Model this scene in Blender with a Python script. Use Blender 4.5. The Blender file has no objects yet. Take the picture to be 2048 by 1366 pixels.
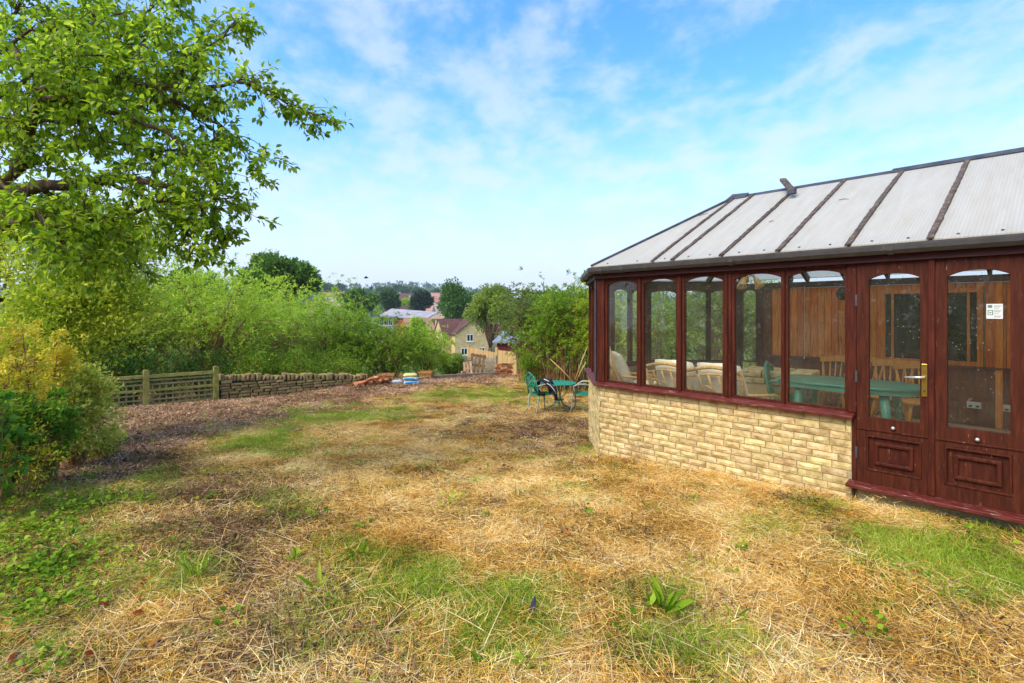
import bpy, math, random
import numpy as np
from mathutils import Vector, Matrix, Euler, noise as mnoise
random.seed(7); rng = np.random.default_rng(7)
R = math.radians
C = bpy.context.scene.collection
scene = bpy.context.scene
# ------------------------------------------------------------------ camera, sky, sun, exposure
F, CX, HY, CZ = 1039.0, 1024.0, 624.0, 1.65        # focal length in photo pixels, horizon row, eye height
cam_d = bpy.data.cameras.new('camera'); cam = bpy.data.objects.new('camera', cam_d); C.objects.link(cam)
cam.location = (0, 0, CZ); cam.rotation_euler = (R(90), 0, 0)
cam_d.sensor_width = 36; cam_d.lens = 36 * F / 2048; cam_d.shift_y = -(683 - HY) / 2048
cam_d.clip_start = 0.05; cam_d.clip_end = 9000
scene.camera = cam
scene.view_settings.view_transform = 'Standard'; scene.view_settings.look = 'None'
scene.view_settings.gamma = 1; scene.view_settings.use_curve_mapping = False
scene.view_settings.exposure = 1.68
scene.cycles.max_bounces = 8; scene.cycles.transparent_max_bounces = 16
scene.cycles.diffuse_bounces = 3; scene.cycles.transmission_bounces = 6
scene.cycles.caustics_reflective = False; scene.cycles.caustics_refractive = False
SUN = Vector((-0.55, -0.50, 0.80)).normalized()
SUN_EL = math.asin(SUN.z); SUN_AZ = math.atan2(SUN.x, SUN.y)
w = bpy.data.worlds.new('World'); scene.world = w; w.use_nodes = True
nt = w.node_tree; N = nt.nodes; L = nt.links; N.clear()
def nd(t, **k):
    n = N.new(t)
    for a, b in k.items(): setattr(n, a, b)
    return n
out = nd('ShaderNodeOutputWorld'); bg = nd('ShaderNodeBackground'); bg.inputs[1].default_value = 0.07
sky = nd('ShaderNodeTexSky', sky_type='NISHITA', sun_disc=False, sun_elevation=SUN_EL, sun_rotation=SUN_AZ,
         altitude=50, air_density=1.0, dust_density=0.6, ozone_density=1.5)
tc = nd('ShaderNodeTexCoord'); sep = nd('ShaderNodeSeparateXYZ'); L.new(tc.outputs['Generated'], sep.inputs[0])
zc = nd('ShaderNodeMath', operation='MAXIMUM'); L.new(sep.outputs[2], zc.inputs[0]); zc.inputs[1].default_value = 0.0
zz = nd('ShaderNodeMath', operation='ADD'); L.new(zc.outputs[0], zz.inputs[0]); zz.inputs[1].default_value = 0.22
dx = nd('ShaderNodeMath', operation='DIVIDE'); L.new(sep.outputs[0], dx.inputs[0]); L.new(zz.outputs[0], dx.inputs[1])
dy = nd('ShaderNodeMath', operation='DIVIDE'); L.new(sep.outputs[1], dy.inputs[0]); L.new(zz.outputs[0], dy.inputs[1])
cmb = nd('ShaderNodeCombineXYZ'); L.new(dx.outputs[0], cmb.inputs[0]); L.new(dy.outputs[0], cmb.inputs[1])
n1 = nd('ShaderNodeTexNoise'); n1.inputs['Scale'].default_value = 5.0; n1.inputs['Detail'].default_value = 9; n1.inputs['Roughness'].default_value = 0.62; n1.inputs['Distortion'].default_value = 0.12
n2 = nd('ShaderNodeTexNoise'); n2.inputs['Scale'].default_value = 1.6; n2.inputs['Detail'].default_value = 3
mp = nd('ShaderNodeMapping'); mp.inputs['Rotation'].default_value = (0, 0, R(38)); mp.inputs['Scale'].default_value = (1.0, 0.85, 1); mp.inputs['Location'].default_value = (3.1, 1.7, 0)
L.new(cmb.outputs[0], mp.inputs[0]); L.new(mp.outputs[0], n1.inputs['Vector']); L.new(mp.outputs[0], n2.inputs['Vector'])
mul = nd('ShaderNodeMath', operation='MULTIPLY_ADD'); L.new(n2.outputs[0], mul.inputs[0]); mul.inputs[1].default_value = 0.55; L.new(n1.outputs[0], mul.inputs[2])
cr = nd('ShaderNodeMapRange'); L.new(mul.outputs[0], cr.inputs[0]); cr.interpolation_type = 'SMOOTHSTEP'
cr.inputs[1].default_value = 0.64; cr.inputs[2].default_value = 0.98; cr.inputs[3].default_value = 0.0; cr.inputs[4].default_value = 0.52
# air close to the horizon is paler
hz = nd('ShaderNodeMapRange'); L.new(zc.outputs[0], hz.inputs[0]); hz.interpolation_type = 'SMOOTHSTEP'
hz.inputs[1].default_value = 0.0; hz.inputs[2].default_value = 0.40; hz.inputs[3].default_value = 0.92; hz.inputs[4].default_value = 0.0
mx = nd('ShaderNodeMath', operation='MAXIMUM'); L.new(cr.outputs[0], mx.inputs[0]); L.new(hz.outputs[0], mx.inputs[1])
ad = nd('ShaderNodeMath', operation='MULTIPLY_ADD'); L.new(cr.outputs[0], ad.inputs[0]); ad.inputs[1].default_value = 0.8; L.new(hz.outputs[0], ad.inputs[2])
sm = nd('ShaderNodeMath', operation='MAXIMUM', use_clamp=True); L.new(mx.outputs[0], sm.inputs[0]); L.new(ad.outputs[0], sm.inputs[1])
hsv = nd('ShaderNodeHueSaturation'); L.new(sky.outputs[0], hsv.inputs['Color']); hsv.inputs['Hue'].default_value = 0.503; hsv.inputs['Saturation'].default_value = 1.36; hsv.inputs['Value'].default_value = 1.75
mixh = nd('ShaderNodeMix', data_type='RGBA'); L.new(hz.outputs[0], mixh.inputs[0]); L.new(hsv.outputs[0], mixh.inputs[6]); mixh.inputs[7].default_value = (3.45, 3.9, 5.0, 1)
mixc = nd('ShaderNodeMix', data_type='RGBA'); L.new(cr.outputs[0], mixc.inputs[0]); L.new(mixh.outputs[2], mixc.inputs[6]); mixc.inputs[7].default_value = (4.25, 4.5, 5.3, 1)
L.new(mixc.outputs[2], bg.inputs[0]); L.new(bg.outputs[0], out.inputs[0])
sun_d = bpy.data.lights.new('sun', 'SUN'); sun = bpy.data.objects.new('sun', sun_d); C.objects.link(sun)
sun_d.energy = 1.5; sun_d.angle = R(40); sun_d.color = (1.0, 0.93, 0.80)
sun.rotation_euler = SUN.to_track_quat('Z', 'Y').to_euler()

# ------------------------------------------------------------------ helpers
def P(px, py, Y):
    return Vector(((px - CX) / F * Y, Y, CZ - (py - HY) / F * Y))
def s2l(c):
    return tuple(((x / 255) / 12.92 if x <= 10 else ((x / 255 + 0.055) / 1.055) ** 2.4) for x in c) + (1,)
def tag(o, label=None, cat=None, group=None, kind=None):
    for k, v in (('label', label), ('category', cat), ('group', group), ('kind', kind)):
        if v: o[k] = v
    return o
def empty(name, loc=(0, 0, 0), rz=0.0, label=None, cat=None, group=None):
    o = bpy.data.objects.new(name, None); C.objects.link(o); o.location = loc; o.rotation_euler = (0, 0, rz)
    o.empty_display_size = 0.1
    return tag(o, label, cat, group)
def link(name, me, parent=None, loc=None, rot=None, scale=None):
    o = bpy.data.objects.new(name, me); C.objects.link(o)
    if parent: o.parent = parent
    if loc is not None: o.location = loc
    if rot is not None: o.rotation_euler = rot
    if scale is not None: o.scale = scale
    return o
def children(o): return list(o.children)
def copy_tree(o, parent=None):
    c = o.copy(); C.objects.link(c)
    if parent: c.parent = parent
    for ch in children(o): copy_tree(ch, c)
    return c
def np_mesh(name, verts, faces, mat=None, smooth=False, tint=None):
    """verts (n,3), faces (m,k) all with k corners"""
    verts = np.asarray(verts, dtype=np.float32); faces = np.asarray(faces, dtype=np.int32)
    me = bpy.data.meshes.new(name); m, k = faces.shape
    me.vertices.add(len(verts)); me.vertices.foreach_set('co', verts.ravel())
    me.loops.add(m * k); me.loops.foreach_set('vertex_index', faces.ravel())
    me.polygons.add(m); me.polygons.foreach_set('loop_start', np.arange(0, m * k, k, dtype=np.int32))
    me.polygons.foreach_set('loop_total', np.full(m, k, dtype=np.int32))
    if smooth: me.polygons.foreach_set('use_smooth', np.ones(m, dtype=bool))
    if tint is not None:
        a = me.attributes.new('tint', 'FLOAT', 'POINT'); a.data.foreach_set('value', np.asarray(tint, dtype=np.float32))
    me.update(calc_edges=True)
    if mat: me.materials.append(mat)
    return me
class MB:
    def __init__(s, T=None): s.v = []; s.f = []; s.T = T
    def add(s, vs, fs):
        b = len(s.v)
        for p in vs: s.v.append(tuple(s.T(*p)) if s.T else tuple(p))
        for f in fs: s.f.append(tuple(b + i for i in f))
    def box(s, x0, x1, y0, y1, z0, z1):
        s.add([(x, y, z) for z in (z0, z1) for y in (y0, y1) for x in (x0, x1)],
              [(0, 2, 3, 1), (4, 5, 7, 6), (0, 1, 5, 4), (2, 6, 7, 3), (0, 4, 6, 2), (1, 3, 7, 5)])
        return s
    def bar(s, p, q, w, h, up=(0, 0, 1)):
        p = Vector(p); q = Vector(q); d = (q - p).normalized(); a = d.cross(Vector(up))
        if a.length < 1e-4: a = d.cross(Vector((1, 0, 0)))
        a.normalize(); b = a.cross(d)
        vs = [e + a * (i * w / 2) + b * (j * h / 2) for e in (p, q) for j in (-1, 1) for i in (-1, 1)]
        s.add(vs, [(0, 1, 3, 2), (4, 6, 7, 5), (0, 4, 5, 1), (2, 3, 7, 6), (0, 2, 6, 4), (1, 5, 7, 3)])
        return s
    def tube(s, pts, r, n=6, flat=1.0):
        pts = [Vector(p) for p in pts]; m = len(pts)
        if not hasattr(r, '__len__'): r = [r] * m
        ref = Vector((0.13, 0.21, 1)).normalized(); vs = []; prev = None
        for i, p in enumerate(pts):
            d = (pts[min(i + 1, m - 1)] - pts[max(i - 1, 0)])
            d = d.normalized() if d.length > 1e-9 else Vector((0, 0, 1))
            a = (prev - d * prev.dot(d)) if prev is not None else d.cross(ref)
            if a.length < 1e-4: a = d.cross(Vector((1, 0, 0)))
            a.normalize(); prev = a; b = d.cross(a)
            for k in range(n):
                t = 2 * math.pi * k / n
                vs.append(p + a * (math.cos(t) * r[i]) + b * (math.sin(t) * r[i] * flat))
        fs = [(i * n + k, i * n + (k + 1) % n, (i + 1) * n + (k + 1) % n, (i + 1) * n + k) for i in range(m - 1) for k in range(n)]
        fs += [tuple(range(n - 1, -1, -1)), tuple((m - 1) * n + k for k in range(n))]
        s.add(vs, fs); return s
    def lathe(s, prof, n=16, o=(0, 0, 0), sx=1.0, sy=1.0):
        m = len(prof)
        vs = [(o[0] + r * sx * math.cos(2 * math.pi * k / n), o[1] + r * sy * math.sin(2 * math.pi * k / n), o[2] + z) for r, z in prof for k in range(n)]
        fs = [(i * n + k, i * n + (k + 1) % n, (i + 1) * n + (k + 1) % n, (i + 1) * n + k) for i in range(m - 1) for k in range(n)]
        fs += [tuple(range(n - 1, -1, -1)), tuple((m - 1) * n + k for k in range(n))]
        s.add(vs, fs); return s
    def prism(s, poly, y0, y1, ax='xz'):
        n = len(poly)
        if ax == 'xz': vs = [(a, y, b) for y in (y0, y1) for a, b in poly]
        elif ax == 'xy': vs = [(a, b, y) for y in (y0, y1) for a, b in poly]
        else: vs = [(y, a, b) for y in (y0, y1) for a, b in poly]
        fs = [(k, (k + 1) % n, n + (k + 1) % n, n + k) for k in range(n)] + [tuple(range(n - 1, -1, -1)), tuple(n + k for k in range(n))]
        s.add(vs, fs); return s
    def ring(s, outer, inner, y0, y1):
        """frame between two outlines with the same count of (a, z) points, from depth y0 to y1"""
        n = len(outer)
        vs = [(a, y, z) for y in (y0, y1) for loop in (outer, inner) for a, z in loop]
        fs = []
        for k in range(n):
            j = (k + 1) % n
            fs += [(k, j, n + j, n + k), (2 * n + k, 3 * n + k, 3 * n + j, 2 * n + j), (n + k, n + j, 3 * n + j, 3 * n + k), (k, 2 * n + k, 2 * n + j, j)]
        s.add(vs, fs); return s
    def mesh(s, name, mat=None, smooth=False):
        me = bpy.data.meshes.new(name); me.from_pydata(s.v, [], s.f)
        if smooth: me.polygons.foreach_set('use_smooth', [True] * len(me.polygons))
        me.update()
        if mat: me.materials.append(mat)
        return me
    def build(s, name, mat, parent=None, smooth=False, loc=None, bevel=0):
        me = s.mesh(name, mat, smooth); o = link(name, me, parent, loc)
        if bevel:
            b = o.modifiers.new('bevel', 'BEVEL'); b.width = bevel; b.segments = 2; b.limit_method = 'ANGLE'; b.angle_limit = R(40)
        return o
# ---- value noise for numpy
def vnoise(x, y, s, seed=0):
    x = np.asarray(x) * s + seed * 17.3; y = np.asarray(y) * s + seed * 31.7
    xi = np.floor(x).astype(np.int64); yi = np.floor(y).astype(np.int64); fx = x - xi; fy = y - yi
    fx = fx * fx * (3 - 2 * fx); fy = fy * fy * (3 - 2 * fy)
    def h(a, b):
        n = (a * 374761393 + b * 668265263 + seed * 1442695) & 0x7fffffff
        n = ((n ^ (n >> 13)) * 1274126177) & 0x7fffffff
        return ((n ^ (n >> 16)) & 0xffff) / 65535.0
    return (h(xi, yi) * (1 - fx) + h(xi + 1, yi) * fx) * (1 - fy) + (h(xi, yi + 1) * (1 - fx) + h(xi + 1, yi + 1) * fx) * fy
def fbm(x, y, s, seed=0, o=4):
    t = 0; a = 0.5; tot = 0
    for i in range(o): t = t + a * vnoise(x, y, s * 2 ** i, seed + i); tot += a; a *= 0.55
    return t / tot
# ---- materials
def newmat(name):
    m = bpy.data.materials.new(name); m.use_nodes = True
    return m, m.node_tree, m.node_tree.nodes['Principled BSDF']
def T_(nt, t, **k):
    n = nt.nodes.new(t)
    for a, b in k.items(): setattr(n, a, b)
    return n
def surf(name, cols, scale=8.0, rough=0.7, bump=0.2, stretch=(1, 1, 1), detail=6, coord='Object', spec=0.3, rnd=0.0, bscale=None, metal=0.0, worn=None, bdist=0.01, nrough=0.6):
    """procedural surface: noise between the colours of cols, per-object variation rnd, optional worn patches (colour, amount, scale)"""
    m, nt, b = newmat(name); lk = nt.links
    tc = T_(nt, 'ShaderNodeTexCoord'); mp = T_(nt, 'ShaderNodeMapping'); mp.inputs['Scale'].default_value = stretch
    oi = T_(nt, 'ShaderNodeObjectInfo')
    if coord == 'World':
        g = T_(nt, 'ShaderNodeNewGeometry'); lk.new(g.outputs['Position'], mp.inputs[0])
    else:
        lk.new(tc.outputs[coord], mp.inputs[0])
        vm = T_(nt, 'ShaderNodeVectorMath', operation='SCALE'); vm.inputs[0].default_value = (37, 19, 53); lk.new(oi.outputs['Random'], vm.inputs['Scale'])
        lk.new(vm.outputs[0], mp.inputs['Location'])
    n = T_(nt, 'ShaderNodeTexNoise'); n.inputs['Scale'].default_value = scale; n.inputs['Detail'].default_value = detail; n.inputs['Roughness'].default_value = nrough
    lk.new(mp.outputs[0], n.inputs['Vector'])
    r = T_(nt, 'ShaderNodeValToRGB'); lk.new(n.outputs[0], r.inputs[0])
    k = len(cols); els = r.color_ramp.elements
    while len(els) < k: els.new(0.5)
    for i, c in enumerate(cols):
        els[i].position = 0.3 + 0.4 * i / max(k - 1, 1); els[i].color = s2l(c)
    col = r.outputs[0]
    if rnd:
        hs = T_(nt, 'ShaderNodeHueSaturation'); mr = T_(nt, 'ShaderNodeMapRange'); lk.new(oi.outputs['Random'], mr.inputs[0])
        mr.inputs[3].default_value = 1 - rnd; mr.inputs[4].default_value = 1 + rnd
        lk.new(mr.outputs[0], hs.inputs['Value']); lk.new(col, hs.inputs['Color'])
        m2 = T_(nt, 'ShaderNodeMath', operation='MULTIPLY'); lk.new(oi.outputs['Random'], m2.inputs[0]); m2.inputs[1].default_value = 7.31
        m3 = T_(nt, 'ShaderNodeMath', operation='FRACT'); lk.new(m2.outputs[0], m3.inputs[0])
        m4 = T_(nt, 'ShaderNodeMapRange'); lk.new(m3.outputs[0], m4.inputs[0]); m4.inputs[3].default_value = 0.5 - rnd * 0.06; m4.inputs[4].default_value = 0.5 + rnd * 0.06
        lk.new(m4.outputs[0], hs.inputs['Hue']); col = hs.outputs[0]
    rsock = None
    if worn:
        wc, amt, ws = worn[:3]; wst = worn[3] if len(worn) > 3 else stretch
        mp2 = T_(nt, 'ShaderNodeMapping'); mp2.inputs['Scale'].default_value = wst
        lk.new(mp.inputs[0].links[0].from_socket, mp2.inputs[0])
        n3 = T_(nt, 'ShaderNodeTexNoise'); n3.inputs['Scale'].default_value = ws; n3.inputs['Detail'].default_value = 8; n3.inputs['Roughness'].default_value = 0.72
        lk.new(mp2.outputs[0], n3.inputs['Vector'])
        r3 = T_(nt, 'ShaderNodeMapRange'); lk.new(n3.outputs[0], r3.inputs[0]); r3.inputs[1].default_value = 0.66 - amt * 0.2; r3.inputs[2].default_value = 0.72 - amt * 0.15
        mxn = T_(nt, 'ShaderNodeMix', data_type='RGBA'); lk.new(r3.outputs[0], mxn.inputs[0]); lk.new(col, mxn.inputs[6]); mxn.inputs[7].default_value = s2l(wc); col = mxn.outputs[2]
    lk.new(col, b.inputs['Base Color']); b.inputs['Roughness'].default_value = rough; b.inputs['Specular IOR Level'].default_value = spec; b.inputs['Metallic'].default_value = metal
    if bump:
        n2 = T_(nt, 'ShaderNodeTexNoise'); n2.inputs['Scale'].default_value = bscale or scale * 3; n2.inputs['Detail'].default_value = 6; lk.new(mp.outputs[0], n2.inputs['Vector'])
        bp = T_(nt, 'ShaderNodeBump'); bp.inputs['Strength'].default_value = bump; bp.inputs['Distance'].default_value = bdist; lk.new(n2.outputs[0], bp.inputs['Height']); lk.new(bp.outputs[0], b.inputs['Normal'])
    return m
def leafmat(name, cols, trans=0.45, rough=0.5, inst=False, spec=0.25, patch=None):
    """leaf shader: colour by the leaf's own tint attribute (or the clump's random), diffuse + translucent + a little gloss"""
    m, nt, b = newmat(name); lk = nt.links
    r = T_(nt, 'ShaderNodeValToRGB'); els = r.color_ramp.elements; k = len(cols)
    while len(els) < k: els.new(0.5)
    for i, c in enumerate(cols): els[i].position = i / max(k - 1, 1); els[i].color = s2l(c)
    at = T_(nt, 'ShaderNodeAttribute', attribute_name='tint'); src = at.outputs['Fac']
    if inst:
        oi = T_(nt, 'ShaderNodeObjectInfo'); g = T_(nt, 'ShaderNodeNewGeometry')
        n = T_(nt, 'ShaderNodeTexNoise'); n.inputs['Scale'].default_value = 1.3; n.inputs['Detail'].default_value = 4; lk.new(g.outputs['Position'], n.inputs['Vector'])
        mr = T_(nt, 'ShaderNodeMapRange'); lk.new(n.outputs[0], mr.inputs[0]); mr.inputs[1].default_value = 0.3; mr.inputs[2].default_value = 0.7; mr.inputs[3].default_value = -0.3; mr.inputs[4].default_value = 0.3
        a1 = T_(nt, 'ShaderNodeMath', operation='ADD'); lk.new(src, a1.inputs[0]); lk.new(mr.outputs[0], a1.inputs[1])
        a2 = T_(nt, 'ShaderNodeMapRange'); lk.new(oi.outputs['Random'], a2.inputs[0]); a2.inputs[3].default_value = -0.15; a2.inputs[4].default_value = 0.15
        a3 = T_(nt, 'ShaderNodeMath', operation='ADD', use_clamp=True); lk.new(a1.outputs[0], a3.inputs[0]); lk.new(a2.outputs[0], a3.inputs[1]); src = a3.outputs[0]
    lk.new(src, r.inputs[0])
    lk.new(r.outputs[0], b.inputs['Base Color']); b.inputs['Roughness'].default_value = rough; b.inputs['Specular IOR Level'].default_value = spec
    if trans:
        tr = T_(nt, 'ShaderNodeBsdfTranslucent'); hs = T_(nt, 'ShaderNodeHueSaturation'); lk.new(r.outputs[0], hs.inputs['Color']); hs.inputs['Value'].default_value = 1.35; hs.inputs['Hue'].default_value = 0.49
        lk.new(hs.outputs[0], tr.inputs[0]); mx = T_(nt, 'ShaderNodeMixShader'); mx.inputs[0].default_value = trans
        lk.new(b.outputs[0], mx.inputs[1]); lk.new(tr.outputs[0], mx.inputs[2]); lk.new(mx.outputs[0], nt.nodes['Material Output'].inputs[0])
    return m
def glassmat(name, dirt=(190, 190, 170), amt=0.034, tintc=(0.97, 0.985, 0.97, 1)):
    m, nt, b = newmat(name); lk = nt.links; nt.nodes.remove(b)
    tr = T_(nt, 'ShaderNodeBsdfTransparent'); tr.inputs[0].default_value = tintc
    gl = T_(nt, 'ShaderNodeBsdfGlossy'); gl.inputs['Roughness'].default_value = 0.015
    lw = T_(nt, 'ShaderNodeLayerWeight'); lw.inputs[0].default_value = 0.5
    pw = T_(nt, 'ShaderNodeMath', operation='POWER'); lk.new(lw.outputs['Facing'], pw.inputs[0]); pw.inputs[1].default_value = 5
    fr = T_(nt, 'ShaderNodeMath', operation='MULTIPLY_ADD'); lk.new(pw.outputs[0], fr.inputs[0]); fr.inputs[1].default_value = 0.9; fr.inputs[2].default_value = 0.035
    mx = T_(nt, 'ShaderNodeMixShader'); lk.new(fr.outputs[0], mx.inputs[0]); lk.new(tr.outputs[0], mx.inputs[1]); lk.new(gl.outputs[0], mx.inputs[2])
    df = T_(nt, 'ShaderNodeBsdfDiffuse'); df.inputs[0].default_value = s2l(dirt)
    tl = T_(nt, 'ShaderNodeBsdfTranslucent'); tl.inputs[0].default_value = s2l(dirt)
    m0 = T_(nt, 'ShaderNodeMixShader'); m0.inputs[0].default_value = 0.4; lk.new(df.outputs[0], m0.inputs[1]); lk.new(tl.outputs[0], m0.inputs[2])
    g = T_(nt, 'ShaderNodeNewGeometry'); n = T_(nt, 'ShaderNodeTexNoise'); n.inputs['Scale'].default_value = 3; n.inputs['Detail'].default_value = 9; n.inputs['Roughness'].default_value = 0.75
    lk.new(g.outputs['Position'], n.inputs['Vector'])
    mr = T_(nt, 'ShaderNodeMapRange'); lk.new(n.outputs[0], mr.inputs[0]); mr.inputs[1].default_value = 0.3; mr.inputs[2].default_value = 0.75; mr.inputs[3].default_value = amt * 0.3; mr.inputs[4].default_value = amt * 2.0
    v = T_(nt, 'ShaderNodeTexVoronoi'); v.inputs['Scale'].default_value = 30; lk.new(g.outputs['Position'], v.inputs['Vector'])
    lt = T_(nt, 'ShaderNodeMath', operation='LESS_THAN'); lk.new(v.outputs['Distance'], lt.inputs[0]); lt.inputs[1].default_value = 0.12
    ns = T_(nt, 'ShaderNodeTexNoise'); ns.inputs['Scale'].default_value = 6; lk.new(g.outputs['Position'], ns.inputs['Vector'])
    gt = T_(nt, 'ShaderNodeMath', operation='GREATER_THAN'); lk.new(ns.outputs[0], gt.inputs[0]); gt.inputs[1].default_value = 0.50
    sp = T_(nt, 'ShaderNodeMath', operation='MULTIPLY'); lk.new(lt.outputs[0], sp.inputs[0]); lk.new(gt.outputs[0], sp.inputs[1])
    s2 = T_(nt, 'ShaderNodeMath', operation='MULTIPLY_ADD', use_clamp=True); lk.new(sp.outputs[0], s2.inputs[0]); s2.inputs[1].default_value = 0.45; lk.new(mr.outputs[0], s2.inputs[2])
    m2 = T_(nt, 'ShaderNodeMixShader'); lk.new(s2.outputs[0], m2.inputs[0]); lk.new(mx.outputs[0], m2.inputs[1]); lk.new(m0.outputs[0], m2.inputs[2])
    lk.new(m2.outputs[0], nt.nodes['Material Output'].inputs[0])
    return m
# ------------------------------------------------------------------ ground height
def sstep(a, b, x):
    t = np.clip((np.asarray(x, dtype=float) - a) / (b - a), 0, 1); return t * t * (3 - 2 * t)
GY = np.array([-60, 2.5, 4.2, 6.5, 9.0, 11.3, 14, 16.5, 18.5, 24, 40, 60, 88, 140, 220, 330, 480, 700, 1000, 1500, 3000, 6000])
GZ = np.array([0.1, 0.05, 0.06, -0.17, -0.38, -0.52, -0.56, -0.56, -0.62, -1.25, -3.0, -4.8, -6.6, -7.2, -5.0, 1.0, 8.0, 17, 24, 26, 22, 10])
def ground_z(x, y):
    x = np.asarray(x, dtype=float); y = np.asarray(y, dtype=float)
    z = np.interp(y, GY, GZ)
    # heap of chippings against the stone wall, left bank
    z = z + 0.18 * np.exp(-(((x + 3.8) / 2.6) ** 2 + ((y - 14.8) / 1.6) ** 2))
    z = z + 0.10 * np.exp(-(((x + 7.5) / 3.0) ** 2 + ((y - 11.0) / 2.0) ** 2))
    near = 1 - sstep(16, 30, y)
    z = z + near * (0.09 * (fbm(x, y, 0.5, 3, 3) - 0.5) + 0.05 * (fbm(x, y, 2.3, 9, 3) - 0.5))
    # behind the wall and trellis the land drops
    e = (y - 11.5) - (x + 8.1) * 0.874
    drop = sstep(0.6, 2.2, e) * (1 - sstep(-3.0, -1.5, x)) * (1 - sstep(18, 24, y))
    z = z - 0.55 * drop
    far = sstep(120, 500, y); z = z + far * 16 * (fbm(x, y, 1 / 380.0, 21, 3) - 0.5)
    z = z + 34 * np.exp(-(((x + 275) / 210) ** 2 + ((y - 1180) / 240) ** 2))
    return z
def gz(x, y): return float(ground_z(x, y))
def on_ground(px, py):
    """point of the ground seen at photo pixel (px, py)"""
    Y = 10.0
    lo, hi = 1.5, 60.0
    for _ in range(40):
        Y = (lo + hi) / 2; p = P(px, py, Y)
        if p.z > gz(p.x, p.y): lo = Y
        else: hi = Y
    p = P(px, py, Y); return Vector((p.x, p.y, gz(p.x, p.y)))
# ------------------------------------------------------------------ conservatory (local x = along the long front, y = inwards)
M = {}
M['red'] = surf('red_stain', [(52, 20, 10), (72, 30, 15), (90, 41, 23)], 4, 0.6, 0.3, (9, 9, 1.0), spec=0.15, worn=((150, 112, 92), 0.15, 7, (7, 7, 1.6)), rnd=0.06)
M['redworn'] = surf('worn_red_stain', [(62, 18, 13), (92, 30, 22), (116, 52, 40)], 6, 0.55, 0.35, (2, 9, 9), spec=0.3, worn=((176, 150, 132), 0.38, 6, (1.4, 9, 9)))
M['dkred'] = surf('dark_red_timber', [(48, 16, 13), (74, 26, 20)], 6, 0.6, 0.2, (1.5, 8, 8))
M['brown'] = surf('brown_plastic_gutter', [(54, 50, 47), (74, 68, 64)], 12, 0.42, 0.08, spec=0.45, worn=((96, 84, 78), 0.1, 9))
M['cap'] = surf('peeling_capping', [(50, 40, 34), (88, 74, 64), (130, 114, 100)], 14, 0.85, 0.9, (2, 2, 2), bdist=0.012, rnd=0.12)
M['dark'] = surf('dark_lead', [(50, 50, 54), (80, 80, 84)], 8, 0.5, 0.3)
M['brick'] = surf('rock_face_stone', [(160, 132, 80), (204, 176, 118), (226, 204, 152)], 9, 0.9, 0.6, spec=0.15, rnd=0.16, bscale=45, worn=((110, 92, 58), 0.35, 8))
M['mortar'] = surf('mortar', [(138, 120, 84), (176, 158, 118)], 20, 0.95, 0.5)
M['pine'] = surf('pine_plank', [(178, 88, 22), (222, 122, 36), (240, 154, 58)], 5, 0.5, 0.1, (7, 7, 0.7), rnd=0.14, worn=((84, 40, 14), 0.12, 9, (1, 1, 0.8)))
M['dado'] = surf('dark_dado', [(92, 44, 24), (128, 66, 38)], 5, 0.5, 0.1, (6, 6, 0.8))
M['floor'] = surf('floor_tiles', [(170, 142, 106), (196, 166, 130)], 3, 0.6, 0.05)
M['glass'] = glassmat('window_glass')
M['glassd'] = glassmat('door_glass', amt=0.026)
M['darkglass'] = surf('dark_window_glass', [(16, 18, 16), (30, 32, 28)], 2, 0.08, 0, spec=0.6)
M['brass'] = surf('brass', [(176, 138, 60), (205, 168, 84)], 20, 0.3, 0.05, metal=0.9)
M['steel'] = surf('pale_metal', [(190, 186, 176), (214, 210, 200)], 20, 0.32, 0.0, metal=0.6)
M['white'] = surf('white_plastic', [(206, 202, 190), (222, 218, 206)], 9, 0.5, 0.0)
M['plaster'] = surf('tan_plaster', [(176, 146, 92), (196, 166, 112)], 5, 0.85, 0.2)
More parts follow.
